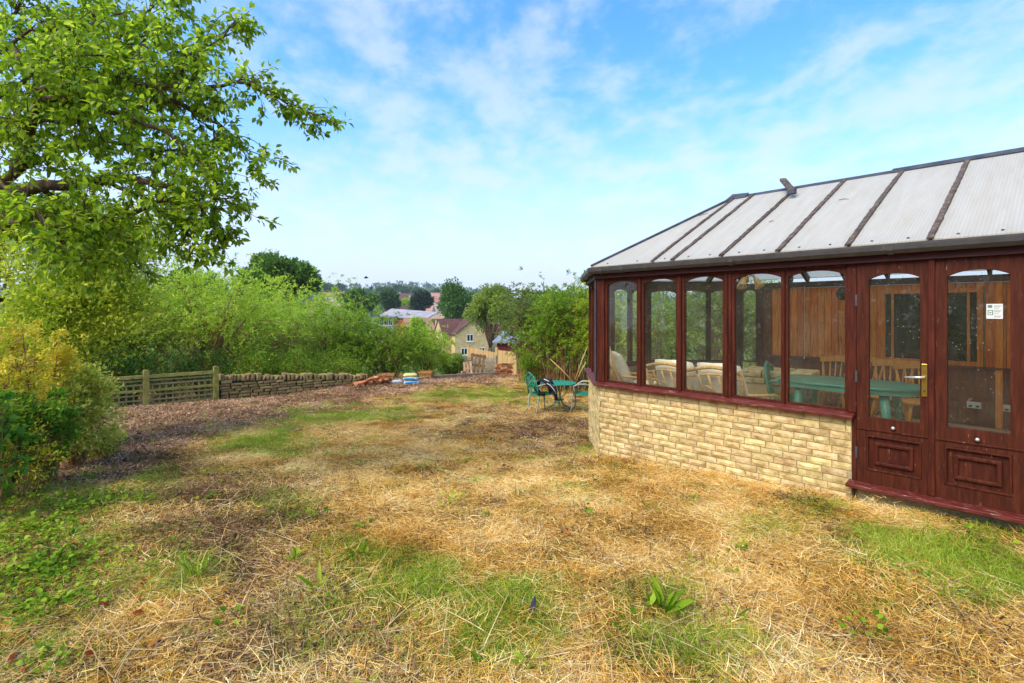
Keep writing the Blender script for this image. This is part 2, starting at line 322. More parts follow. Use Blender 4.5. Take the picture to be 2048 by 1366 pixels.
# twin-wall roof sheet: fine ribs, opal, lets light through
def roofmat():
    m, nt, b = newmat('opal_twinwall_sheet'); lk = nt.links
    tc = T_(nt, 'ShaderNodeTexCoord'); wv = T_(nt, 'ShaderNodeTexWave', wave_type='BANDS', bands_direction='X'); wv.inputs['Scale'].default_value = 12.5; wv.inputs['Distortion'].default_value = 0.0
    lk.new(tc.outputs['Object'], wv.inputs['Vector'])
    n = T_(nt, 'ShaderNodeTexNoise'); n.inputs['Scale'].default_value = 3; n.inputs['Detail'].default_value = 9; n.inputs['Roughness'].default_value = 0.7
    mp = T_(nt, 'ShaderNodeMapping'); mp.inputs['Scale'].default_value = (5, 0.6, 0.6); lk.new(tc.outputs['Object'], mp.inputs[0]); lk.new(mp.outputs[0], n.inputs['Vector'])
    r = T_(nt, 'ShaderNodeValToRGB'); lk.new(n.outputs[0], r.inputs[0]); r.color_ramp.elements[0].position = 0.3; r.color_ramp.elements[0].color = s2l((238, 231, 212)); r.color_ramp.elements[1].position = 0.62; r.color_ramp.elements[1].color = s2l((250, 246, 234))
    mxc = T_(nt, 'ShaderNodeMix', data_type='RGBA', blend_type='MULTIPLY'); mr = T_(nt, 'ShaderNodeMapRange'); lk.new(wv.outputs['Fac'], mr.inputs[0]); mr.inputs[3].default_value = 0.17; mr.inputs[4].default_value = 0.0
    lk.new(mr.outputs[0], mxc.inputs[0]); lk.new(r.outputs[0], mxc.inputs[6]); mxc.inputs[7].default_value = (0.45, 0.47, 0.45, 1)
    lk.new(mxc.outputs[2], b.inputs['Base Color']); b.inputs['Roughness'].default_value = 0.4
    bp = T_(nt, 'ShaderNodeBump'); bp.inputs['Strength'].default_value = 0.4; bp.inputs['Distance'].default_value = 0.004; lk.new(wv.outputs['Fac'], bp.inputs['Height']); lk.new(bp.outputs[0], b.inputs['Normal'])
    tl = T_(nt, 'ShaderNodeBsdfTranslucent'); lk.new(mxc.outputs[2], tl.inputs[0])
    mx = T_(nt, 'ShaderNodeMixShader'); mx.inputs[0].default_value = 0.61; lk.new(b.outputs[0], mx.inputs[1]); lk.new(tl.outputs[0], mx.inputs[2]); lk.new(mx.outputs[0], nt.nodes['Material Output'].inputs[0])
    return m
M['roof'] = roofmat()
def clearmat():
    m, nt, b = newmat('clear_inner_wall'); lk = nt.links
    tr = T_(nt, 'ShaderNodeBsdfTransparent'); tr.inputs[0].default_value = (.95, .95, .93, 1); b.inputs['Base Color'].default_value = (.8, .8, .76, 1); b.inputs['Roughness'].default_value = .4
    mx = T_(nt, 'ShaderNodeMixShader'); mx.inputs[0].default_value = .22; lk.new(tr.outputs[0], mx.inputs[1]); lk.new(b.outputs[0], mx.inputs[2]); lk.new(mx.outputs[0], nt.nodes['Material Output'].inputs[0]); return m
M['clear'] = clearmat()
CA = math.atan2(-0.735, 0.678)
C0 = Vector((1.085, 6.48, 0))
cons = empty('conservatory', C0, CA, 'dark red timber conservatory with arched windows, stone dwarf wall and pale sheet roof', 'conservatory')
def cw(u, v, z=0.0):
    return Vector((C0.x + 0.678 * u + 0.735 * v, C0.y - 0.735 * u + 0.678 * v, z))
UE = 5.0; DEP = 4.0; FL = 0.15      # end of the long wall, depth, floor level
LF = 1.654
K0 = (0.0, 0.0); K1 = (-1.135, 1.203); K2 = (-1.135, 2.797); K3 = (0.0, 4.0)
def facet(o, d):
    n = (-d[1], d[0])
    return lambda a, b, z: (o[0] + d[0] * a + n[0] * b, o[1] + d[1] * a + n[1] * b, z)
F1 = facet(K0, (1, 0)); D2 = (1.135 / 1.654, -1.203 / 1.654); F2 = facet(K1, D2); F3 = facet(K2, (0, -1)); F4 = facet(K3, (-D2[0], D2[1])); F5 = facet((UE, DEP), (-1, 0))
ZS0, ZS1, ZH0, ZH1 = 0.735, 0.785, 2.045, 2.135
def arch_loops(a0, a1, z0, z1, i0, i1, j0, spring, rise, n=10):
    inn = [(i0, j0), (i1, j0)]; outr = [(a0, z0), (a1, z0)]
    for k in range(n + 1):
        t = k / n; x = i1 + (i0 - i1) * t; h = spring + rise * (1 - abs(2 * t - 1) ** 2.2)
        inn.append((x, h))
        outr.append((a1, z1) if k == 0 else (a0, z1) if k == n else (x, z1))
    return outr, inn
def window(T, a0, a1, side=0.022, z0=ZS1, z1=ZH0):
    o, i = arch_loops(a0, a1, z0, z1, a0 + side, a1 - side, z0 + 0.022, z1 - 0.066, 0.046)
    f = MB(T).ring(o, i, 0.018, 0.068).build('window', M['red'], cons)
    g = MB(T); g.prism(i, 0.040, 0.044); g.build('pane', M['glass'], f)
    return f
def post(T, a0, a1, z0=ZS1, z1=ZH0, b0=-0.004, b1=0.088, mat=None):
    return MB(T).box(a0, a1, b0, b1, z0, z1).build('post', mat or M['red'], cons, bevel=0.006)
# long front
for a0, a1 in ((0.083, 0.568), (0.604, 1.077), (1.115, 1.600), (1.665, 2.168), (2.178, 2.687)): window(F1, a0, a1, 0.030 if a0 < 2.17 else 0.022)
post(F1, -0.035, 0.083)
for a0, a1 in ((0.568, 0.604), (1.077, 1.115), (2.168, 2.178)): post(F1, a0, a1)
post(F1, 1.600, 1.632); post(F1, 1.634, 1.665, b0=0.004)
post(F1, 2.687, 2.757); post(F1, 2.722, 2.757, z0=0.16, z1=ZS0 - .002)
MB(F1).box(-0.06, UE, -0.002, 0.09, ZH0, ZH1).build('head_beam', M['red'], cons)
sl = MB(F1); sl.prism([(-0.075, ZS0), (-0.075, ZS0 + 0.028), (0.02, ZS1), (0.095, ZS1), (0.095, ZS0)], -0.03, 2.745, 'yz'); sl.build('sill', M['redworn'], cons, bevel=0.006)
# bay facets
for T, LF in ((F2, 1.654), (F3, 1.594), (F4, 1.654)):
    for k in range(3):
        a0 = 0.06 + k * (LF - 0.12 + 0.036) / 3; window(T, a0, a0 + (LF - 0.12 + 0.036) / 3 - 0.036)
        if k: post(T, a0 - 0.036, a0)
    post(T, 0.0, 0.06, b0=0.0, b1=0.08); post(T, LF - 0.06, LF, b0=0.002, b1=0.082)
    MB(T).box(0.0, LF, 0.001, 0.085, ZH0 + 0.002, ZH1 - 0.001).build('head_beam', M['red'], cons)
    s_ = MB(T); s_.prism([(-0.07, ZS0 + 0.001), (-0.07, ZS0 + 0.028), (0.02, ZS1 - 0.002), (0.09, ZS1 - 0.002), (0.09, ZS0 + 0.001)], -0.02, LF + 0.02, 'yz'); s_.build('sill', M['redworn'], cons, bevel=0.006)
# part of the back long side with one narrow window, then pine planking
# (F5 measures a from u = UE down to 0)
window(F5, UE - 0.33, UE - 0.06); post(F5, UE - 0.06, UE, z0=FL); post(F5, UE - 0.42, UE - 0.33, z0=FL)
MB(F5).box(0, UE, 0.0, 0.09, ZH0, ZH1).build('head_beam', M['dkred'], cons)
# dwarf walls: mortar core plus a stone for every block
core = MB(F1).box(0.03, 2.72, 0.004, 0.09, -0.7, ZS0).build('wall_core', M['mortar'], cons)
for T, LF in ((F3, 1.594), (F4, 1.654), (F2, 1.654)): MB(T).box(0.02, LF - 0.02, 0.004, 0.09, -0.9, ZS0).build('wall_core', M['mortar'], cons)
MB(F1).box(3.86, UE, 0.012, 0.09, -0.2, ZS0).build('wall_core', M['mortar'], cons)
window(F1, 3.86, 4.40); post(F1, 4.40, 4.44); window(F1, 4.44, UE)
MB(F1).prism([(-0.07, ZS0), (-0.07, ZS0 + 0.028), (0.02, ZS1), (0.09, ZS1), (0.09, ZS0)], 3.87, UE, 'yz').build('sill', M['redworn'], cons)
BH, BL, JT = 0.0575, 0.196, 0.008
def brick_mesh(seed, l):
    r = random.Random(seed); nx, nz = 5, 3; vs = []; fs = []
    for j in range(nz):
        for i in range(nx):
            x = l * (i / (nx - 1) - 0.5); z = BH * (j / (nz - 1) - 0.5)
            e = min(i, nx - 1 - i, 1) * min(j, nz - 1 - j, 1)
            y = -0.001 - r.uniform(0, 0.003) if not e else -0.006 - r.uniform(0.0, 0.009)
            vs.append((x + (r.uniform(-.008, .008) if 0 < i < nx - 1 else r.uniform(-.002, .002)), y, z + r.uniform(-.0015, .0015)))
    for j in range(nz - 1):
        for i in range(nx - 1):
            a = j * nx + i; fs += [(a, a + 1, a + nx + 1), (a, a + nx + 1, a + nx)] if r.random() < .5 else [(a, a + 1, a + nx), (a + 1, a + nx + 1, a + nx)]
    b = len(vs); loop = [0, nx - 1, nx * nz - 1, nx * (nz - 1)]
    rim = list(range(nx)) + [nx * 2 - 1] + list(range(nx * nz - 1, nx * (nz - 1) - 1, -1)) + [nx]
    for q in rim: vs.append((vs[q][0], 0.016, vs[q][2]))
    n = len(rim)
    for k in range(n): fs.append((rim[k], b + k, b + (k + 1) % n, rim[(k + 1) % n]))
    me = bpy.data.meshes.new('brick'); me.from_pydata(vs, [], fs); me.materials.append(M['brick']); me.update(); return me
BM_ = [brick_mesh(i, BL) for i in range(9)]
def lay(T, A, rz, ztop, zmin, first=0):
    ang = rz; row = 0; z = ztop - BH / 2 - 0.004
    while z > zmin:
        a = -random.uniform(0.0, 0.2) if row % 2 else -random.uniform(0.06, 0.14); st = 0.012
        a = [-0.02, -0.125, -0.06, -0.17, -0.1][row % 5] + random.uniform(-.012, .012)
        while a < A - 0.02:
            l = BL * random.choice([1, 1, 1, 1, 1.0, 0.62, 0.8]); x0 = max(a, st); x1 = min(a + l, A)
            if x1 - x0 > 0.035:
                wp = T((x0 + x1) / 2, 0.0, z); W_ = cons_world(wp)
                if z + BH / 2 > gz(W_.x, W_.y) - 0.06:
                    o = link('brick', random.choice(BM_), cons, wp, (0, 0, ang + random.uniform(-.01, .01)), ((x1 - x0) / BL, random.uniform(.8, 1.15), 1))
            a += l + JT
        z -= BH + JT; row += 1
def cons_world(p): return cw(p[0], p[1], p[2])
lay(F1, 2.718, 0.0, ZS0, -0.55); lay(F2, LF - 0.01, math.atan2(D2[1], D2[0]), ZS0, -0.75)
# doors
ZD0, ZD1 = 0.20, 2.09
MB(F1).prism([(-0.11, 0.165), (-0.11, 0.195), (0.10, 0.215), (0.10, 0.165)], 2.70, 3.87, 'yz').build('threshold', M['redworn'], cons, bevel=0.005)
MB(F1).box(2.757, 3.87, 0.03, 0.10, -0.1, 0.165).build('wall_core', M['mortar'], cons)
post(F1, 3.785, 3.86, z0=0.17)
def door(a0, a1, g0, g1, lab, handle):
    zm = 0.66
    o, i = arch_loops(a0, a1, zm, ZD1 - 0.004, g0, g1, 0.765, 1.925, 0.045, 12)
    d = MB(F1); d.ring(o, i, -0.006, 0.040)
    p0, p1 = g0 - 0.02, g1 + 0.012
    d.ring([(a0, ZD0 + .004), (a1, ZD0 + .004), (a1, zm), (a0, zm)], [(p0, 0.315), (p1, 0.315), (p1, 0.615), (p0, 0.615)], -0.006, 0.040)
    D = d.build('door', M['red'], cons); D['label'] = lab
    g = MB(F1); g.prism(i, 0.016, 0.020); g.build('pane', M['glassd'], D)
    MB(F1).box(p0, p1, 0.012, 0.028, 0.315, 0.615).build('panel', M['red'], D)
    def rect(m): return [(p0 + m, 0.315 + m), (p1 - m, 0.315 + m), (p1 - m, 0.615 - m), (p0 + m, 0.615 - m)]
    q = MB(F1); q.ring(rect(0.002), rect(0.018), -0.012, 0.012); q.build('moulding', M['redworn'] if False else M['red'], D, bevel=0.004)
    q = MB(F1); q.ring(rect(0.055), rect(0.085), -0.010, 0.012); q.build('moulding', M['red'], D, bevel=0.008)
    q = MB(F1); q.box(a0, a1, -0.016, -0.006, 0.655, 0.668); q.build('weather_bar', M['red'], D, bevel=0.003)
    kn = MB(F1); gm = (g0 + g1) / 2
    kn.tube([(gm, -0.004, 0.70), (gm, -0.014, 0.70), (gm, -0.024, 0.70), (gm, -0.034, 0.70), (gm, -0.038, 0.70)], [0.006, 0.006, 0.014, 0.013, 0.005], 10); kn.build('knob', M['steel'], D, True)
    if handle:
        MB(F1).box(a1 - 0.05, a1 - 0.012, -0.014, -0.006, 0.98, 1.24).build('lock_plate', M['brass'], D, bevel=0.004)
        h = MB(F1); h.tube([(a1 - 0.031, -0.012, 1.135), (a1 - 0.031, -0.05, 1.135), (a1 - 0.06, -0.056, 1.134), (a1 - 0.15, -0.054, 1.128)], [0.010, 0.010, 0.009, 0.007], 8); h.build('handle', M['steel'], D, True)
        h = MB(F1); h.tube([(a1 - 0.031, -0.012, 1.03), (a1 - 0.031, -0.02, 1.03)], 0.008, 8); h.build('keyhole', M['dark'], D, True)
        for z in (0.45, 1.1, 1.75): MB(F1).box(a0 - 0.012, a0 + 0.004, -0.012, -0.0055, z - 0.05, z + 0.05).build('hinge', M['dark'], D)
    return D
door(2.760, 3.250, 2.846, 3.191, 'narrow door leaf carrying the brass lock plate and lever handle', True)
D2 = door(3.284, 3.782, 3.358, 3.710, 'plain door leaf with a small white notice on its glass', False)
MB(F1).box(3.243, 3.285, -0.024, -0.007, ZD0 + 0.01, ZD1 - 0.01).build('astragal', M['red'], cons, bevel=0.006)
# floor, pine-clad back wall, house wall at the end
MB().prism([(0, 0.1), (UE, 0.1), (UE, DEP - .1), (0, DEP - .1), (K2[0] + .1, K2[1]), (K1[0] + .1, K1[1])], -0.1, FL, 'xy').build('floor', M['floor'], cons)
MB().box(0.42, UE, DEP - 0.02, DEP + 0.14, -0.8, ZH0 - 0.002).build('back_wall', M['mortar'], cons)
MB().box(UE, UE + 0.2, -0.1, DEP + 0.2, -0.8, 3.4).build('house_wall', M['plaster'], cons)
a = 0.56
MB().box(0.42, 0.56, DEP - 0.06, DEP - 0.021, 0.9, ZH0 - 0.01).build('dark_upright', M['dado'], cons)
WU0, WU1 = 2.15, 3.15
while a < UE - 0.02:
    b_ = min(a + 0.098, UE - 0.005)
    for z0, z1 in (((0.93, ZH0 - 0.004),) if (b_ < WU0 or a > WU1) else ((1.97, ZH0 - 0.004),)):
        MB().box(a + 0.002, b_ - 0.002, DEP - 0.036 - random.uniform(0, .003), DEP - 0.021, z0, z1).build('plank', M['pine'], cons, bevel=0.004)
    a = b_ + 0.001
a = 0.42
while a < UE - 0.02:
    b_ = min(a + 0.15, UE - 0.005); MB().box(a + 0.002, b_ - 0.002, DEP - 0.038, DEP - 0.021, FL, 0.905).build('dado_board', M['dado'], cons); a = b_
MB().box(0.42, UE, DEP - 0.09, DEP - 0.02, 0.905, 0.93).build('dado_rail', M['dado'], cons)
wf = MB(); wf.ring([(WU0 - .06, .93), (WU1 + .06, .93), (WU1 + .06, 1.97), (WU0 - .06, 1.97)], [(WU0, .99), (WU1, .99), (WU1, 1.91), (WU0, 1.91)], DEP - .06, DEP - .0215)
wf.box((WU0 + WU1) / 2 - .03, (WU0 + WU1) / 2 + .03, DEP - .058, DEP - .0215, .99, 1.91)
wf.box(WU0 + .07, WU0 + .10, DEP - .05, DEP - .0215, .99, 1.91)
wf.box(WU1 - .10, WU1 - .07, DEP - .05, DEP - .0215, .99, 1.91)
iw = wf.build('house_window', M['pine'], cons, bevel=0.004)
MB().box(WU0, WU1, DEP - .0205, DEP - .0195, .99, 1.91).build('pane', M['darkglass'], iw)
MB().box(3.33, 3.40, DEP - 0.075, DEP - 0.038, FL, ZH0 - .01).build('post', M['pine'], cons, bevel=0.004)
# roof -----------------------------------------------------------------
ZE, ZR, VR, AP = 2.20, 3.23, 2.0, 2.1
t22 = math.tan(R(22.5))
A0 = (0.83, VR)
E = [(-0.035, -0.1), (-1.235, 1.165), (-1.235, 2.835), (-0.035, 4.1)]
apex = Vector((A0[0], VR, ZR))
def roof_frame(eave_o, d, inw, AP=AP):
    """returns transform: (along eave, up slope 0..len, out of plane)"""
    sl = Vector((inw[0] * AP, inw[1] * AP, ZR - ZE)); ln = sl.length; sl.normalize(); dd = Vector((d[0], d[1], 0)); nn = dd.cross(sl)
    o = Vector((eave_o[0], eave_o[1], ZE))
    return (lambda a, s, h: tuple(o + dd * a + sl * s + nn * h)), ln
TF, SL = roof_frame((0, -0.1), (1, 0), (0, 1))
screw = MB().lathe([(0.011, 0), (0.011, 0.004), (0.005, 0.008), (0.001, 0.008)], 8).mesh('screw_cap', M['dark'])
slope_rot = math.atan2(ZR - ZE, AP)
def sheet(T, poly, screws=()):
    p = MB(T); n = len(poly)
    p.add([(a, s, h) for h in (0, 0.016) for a, s in poly], [tuple(range(n - 1, -1, -1)), tuple(n + k for k in range(n))] + [(k, (k + 1) % n, n + (k + 1) % n, n + k) for k in range(n)])
    o = p.build('roof_sheet', M['roof'], cons); o.data.materials.append(M['clear']); o.data.polygons[0].material_index = 1
    for a, s in screws: link('screw_cap', screw, o, T(a, s, 0.0165), (slope_rot, 0, 0))
    return o
def glazing_bar(T, a0, s0, a1, s1, w=0.055, seed=0, rough=1.0):
    r = random.Random(seed); n = 40; b = MB(T); top = []
    d = Vector((a1 - a0, s1 - s0)); d.normalize(); q = Vector((-d.y, d.x)); vs = []
    sag = r.uniform(-.012, .012)
    for k in range(n + 1):
        t = k / n; ca = a0 + (a1 - a0) * t; cs = s0 + (s1 - s0) * t; rough = .45
        off = sag * math.sin(math.pi * t) + r.uniform(-.003, .003) * rough
        wl = w * .5 * (1 + rough * r.choice([r.uniform(-.25, .15), r.uniform(-.5, .3)])); wr = w * .5 * (1 + rough * r.choice([r.uniform(-.25, .15), r.uniform(-.5, .3)]))
        h = 0.034 + rough * r.uniform(-.010, .008)
        for x, hh in ((-wl, 0.017), (-wl * .85, h), (wr * .85, h * .95), (wr, 0.017)):
            vs.append((ca + q.x * (x + off), cs + q.y * (x + off), hh))
    fs = [(i * 4 + k, i * 4 + k + 1, (i + 1) * 4 + k + 1, (i + 1) * 4 + k) for i in range(n) for k in range(3)] + [(0, 1, 2, 3), (n * 4 + 3, n * 4 + 2, n * 4 + 1, n * 4)]
    b.add(vs, fs); o = b.build('glazing_bar', M['cap'], cons)
    rf = MB(T); x = q * 0.022
    vs = [(c[0] + x.x * i, c[1] + x.y * i, h) for c in ((a0, s0 + .0), (a1, s1)) for h in (-0.075, -0.002) for i in (-1, 1)]
    rf.add(vs, [(0, 1, 3, 2), (4, 6, 7, 5), (0, 4, 5, 1), (2, 3, 7, 6), (0, 2, 6, 4), (1, 5, 7, 3)]); rf.build('rafter', M['dkred'], o)
    return o
bars = [0.83, 1.079, 1.615, 2.158, 2.72, 3.268, 3.82, 4.37, 4.95]
sheet(TF, [(E[0][0], 0), (0.815, 0), (0.815, SL * 0.995)], [(0.18, 0.05), (0.60, 0.05)])
for i in range(len(bars) - 1):
    a0, a1 = bars[i] + .015, bars[i + 1] - .015; q = (a1 - a0)
    sheet(TF, [(a0, 0), (a1, 0), (a1, SL - .005), (a0, SL - .005)], [(a0 + q * .28, 0.055), (a0 + q * .75, 0.055)] if q > .3 else [(a0 + q * .5, 0.055)])
for i, b_ in enumerate(bars[1:]): glazing_bar(TF, b_, -0.005, b_, SL - 0.02, 0.050, i + 3)
glazing_bar(TF, 0.83, -0.005, 0.83, SL - 0.02, 0.045, 2)
TB, _ = roof_frame((UE, DEP + .1), (-1, 0), (0, -1))
sheet(TB, [(UE - .815, 0), (UE - E[0][0], 0), (UE - .815, SL * .995)])
for i in range(len(bars) - 1): sheet(TB, [(UE - bars[i + 1] + .015, 0), (UE - bars[i] - .015, 0), (UE - bars[i] - .015, SL - .005), (UE - bars[i + 1] + .015, SL - .005)])
for i, b_ in enumerate(bars): glazing_bar(TB, UE - b_, -0.005, UE - b_, SL - .02, .055, i + 30)
for i in range(3):
    # hip facets of the bay
    p, q = E[i + 1], E[i]; d = Vector((q[0] - p[0], q[1] - p[1])); le = d.length; d.normalize(); ap_ = (A0[0] - p[0]) * -d.y + (A0[1] - p[1]) * d.x; h = (A0[0] - p[0]) * d.x + (A0[1] - p[1]) * d.y; T, SL_ = roof_frame(p, d, (-d.y, d.x), ap_)
    for k in range(3):
        x0, x1 = le * k / 3, le * (k + 1) / 3
        f = lambda x: SL_ * (x / h if x < h else (le - x) / (le - h)) - .01
        pl = [(x0 + .01, 0), (x1 - .01, 0)] + ([(x1 - .01, max(f(x1), .0))] if k < 2 else []) + ([(h, SL_ - .01)] if k == 1 else []) + ([(x0 + .01, f(x0))] if k else [])
        sheet(T, pl)
        if k: glazing_bar(T, x0, -.005, x0, f(x0) - .01, .05, 60 + i * 3 + k)
def hip(p, lab=None):
    b = MB(); e = Vector((p[0], p[1], ZE + .012)); b.bar(e, apex + Vector((0, 0, .02)), 0.05, 0.05); o = b.build('hip_capping', M['dark'], cons, bevel=0.01)
    r = MB(); r.bar(e - Vector((0, 0, .05)), apex - Vector((0, 0, .07)), 0.05, 0.07); r.build('rafter', M['dkred'], o)
for p in E: hip(p)
rd = MB(); rd.prism([(VR - .07, ZR - .012), (VR, ZR + .034), (VR + .07, ZR - .012), (VR + .06, ZR - .03), (VR, ZR + .012), (VR - .06, ZR - .03)], A0[0] - .02, 2.65, 'yz'); rd.build('ridge_capping', M['dark'], cons)
rd = MB(); rd.prism([(VR - .08, ZR - .006), (VR, ZR + .05), (VR + .08, ZR - .006), (VR + .07, ZR - .02), (VR, ZR + .036), (VR - .07, ZR - .02)], 2.62, UE, 'yz'); rd.build('ridge_capping', M['dark'], cons)
MB().bar((A0[0] - .02, VR, ZR - .08), (UE, VR, ZR - .08), 0.045, 0.12).build('ridge_beam', M['dkred'], cons)
fl = MB(); fl.add([(A0[0] - .1, VR - .11, ZR - .035), (A0[0] + .17, VR - .11, ZR - .028), (A0[0] + .17, VR + .02, ZR + .047), (A0[0] - .06, VR + .02, ZR + .06), (A0[0] - .1, VR - .11, ZR - .022), (A0[0] + .17, VR - .11, ZR - .016), (A0[0] + .17, VR + .02, ZR + .057), (A0[0] - .06, VR + .02, ZR + .072)], [(3, 2, 1, 0), (4, 5, 6, 7), (0, 1, 5, 4), (1, 2, 6, 5), (2, 3, 7, 6), (3, 0, 4, 7)])
fl.build('end_flashing', M['steel'] if False else M['dark'], cons)
# eaves board and gutter along the visible facets
def gutter(T, a0, a1, brackets):
    zt = 2.195; T0 = T; T = lambda a, b, z: T0(a, -0.05 + (b + 0.085) * 0.72, z)
    pr = [(-0.085, zt - .055), (-0.085, zt), (-0.092, zt), (-0.094, zt - .04), (-0.12, zt - .064), (-0.16, zt - .064), (-0.184, zt - .04), (-0.186, zt), (-0.20, zt), (-0.20, zt - .012), (-0.196, zt - .046), (-0.165, zt - .075), (-0.115, zt - .075)]
    g = MB(T); g.prism(pr, a0, a1, 'yz'); G = g.build('gutter', M['brown'], cons)
    for a in brackets:
        b = MB(T); b.prism([(-0.203, zt + .004), (-0.203, zt - .050), (-0.168, zt - .083), (-0.112, zt - .083), (-0.095, zt - .064), (-0.12, zt - .0755), (-0.164, zt - .0755), (-0.197, zt - .0465), (-0.1965, zt + .004)], a - .022, a + .022, 'yz'); b.build('gutter_bracket', M['brown'], G)
    f = MB(T0); f.box(a0 + .04, a1 - .04, -0.046, -0.022, ZH0 + .02, 2.185); f.build('fascia', M['dkred'], cons)
    f = MB(T0); f.box(a0 + .06, a1 - .06, -0.0215, -0.003, ZH0 + .045, ZH0 + .06); f.build('soffit', M['dkred'], cons)
gutter(F1, -0.075, UE, (0.12, 0.42, 1.72, 3.02, 4.2))
for T, LF in ((F2, 1.654), (F3, 1.594), (F4, 1.654)): gutter(T, -0.04, LF + .04, (0.5, 1.2))
ev = MB(TF); ev.box(E[0][0], UE, -0.012, 0.004, -0.028, 0.004); ev.build('eaves_trim', M['cap'], cons)
# downpipe-like dark corner strip
MB(F1).box(-0.055, -0.036, -0.02, 0.03, ZS1, ZH0).build('corner_strip', M['dark'], cons)
# ------------------------------------------------------------------ furniture inside the conservatory
M['rattan'] = surf('rattan_cane', [(176, 128, 72), (206, 160, 98), (222, 184, 126)], 12, 0.45, 0.15, (3, 3, 3))
M['cushion'] = surf('cream_cushion', [(214, 198, 164), (232, 218, 188), (240, 230, 208)], 7, 0.9, 0.25)
M['beech'] = surf('varnished_pine', [(204, 134, 48), (228, 164, 76)], 5, 0.38, 0.08, (6, 6, 1))
M['gplastic'] = surf('green_plastic', [(52, 116, 92), (70, 142, 114)], 3, 0.4, 0.05, spec=0.4)
M['castgreen'] = surf('green_cast_metal', [(20, 108, 84), (34, 136, 106), (56, 152, 120)], 14, 0.5, 0.2, worn=((150, 170, 150), 0.1, 12))
M['castworn'] = surf('worn_cast_metal', [(70, 120, 100), (150, 160, 140), (190, 190, 172)], 10, 0.6, 0.2)
M['black'] = surf('black_cloth', [(16, 16, 18), (34, 34, 38)], 9, 0.9, 0.5, bscale=22)
M['whcloth'] = surf('white_cloth', [(190, 190, 190), (214, 214, 214)], 9, 0.9, 0.3)
def cush(mb_pts, name, parent, sx, sy, sz, loc, rot=(0, 0, 0)):
    # pillow-like slab with puffed faces
    n = 8; vs = []; fs = []
    for side in (1, -1):
        for j in range(n + 1):
            for i in range(n + 1):
                u, v = 2 * i / n - 1, 2 * j / n - 1
                p = ((1 - u ** 4) * (1 - v ** 4)) ** 0.5
                vs.append((u * sx / 2 * (1 - .06 * abs(v) ** 3), v * sy / 2 * (1 - .06 * abs(u) ** 3), side * (sz / 2 * p + .006) + .008 * math.sin(5 * u + 3 * v)))
    m = (n + 1) ** 2
    for s in (0, 1):
        for j in range(n):
            for i in range(n):
                a = s * m + j * (n + 1) + i; q = (a, a + 1, a + n + 2, a + n + 1); fs.append(q if s == 0 else q[::-1])
    rim = [i for i in range(n + 1)] + [j * (n + 1) + n for j in range(1, n + 1)] + [n * (n + 1) + i for i in range(n - 1, -1, -1)] + [j * (n + 1) for j in range(n - 1, 0, -1)]
    for k in range(len(rim)):
        a, b = rim[k], rim[(k + 1) % len(rim)]; fs.append((b, a, m + a, m + b))
    me = bpy.data.meshes.new(name); me.from_pydata(vs, [], fs); me.materials.append(M['cushion']); me.polygons.foreach_set('use_smooth', [True] * len(me.polygons)); me.update()
    return link(name, me, parent, loc, rot)
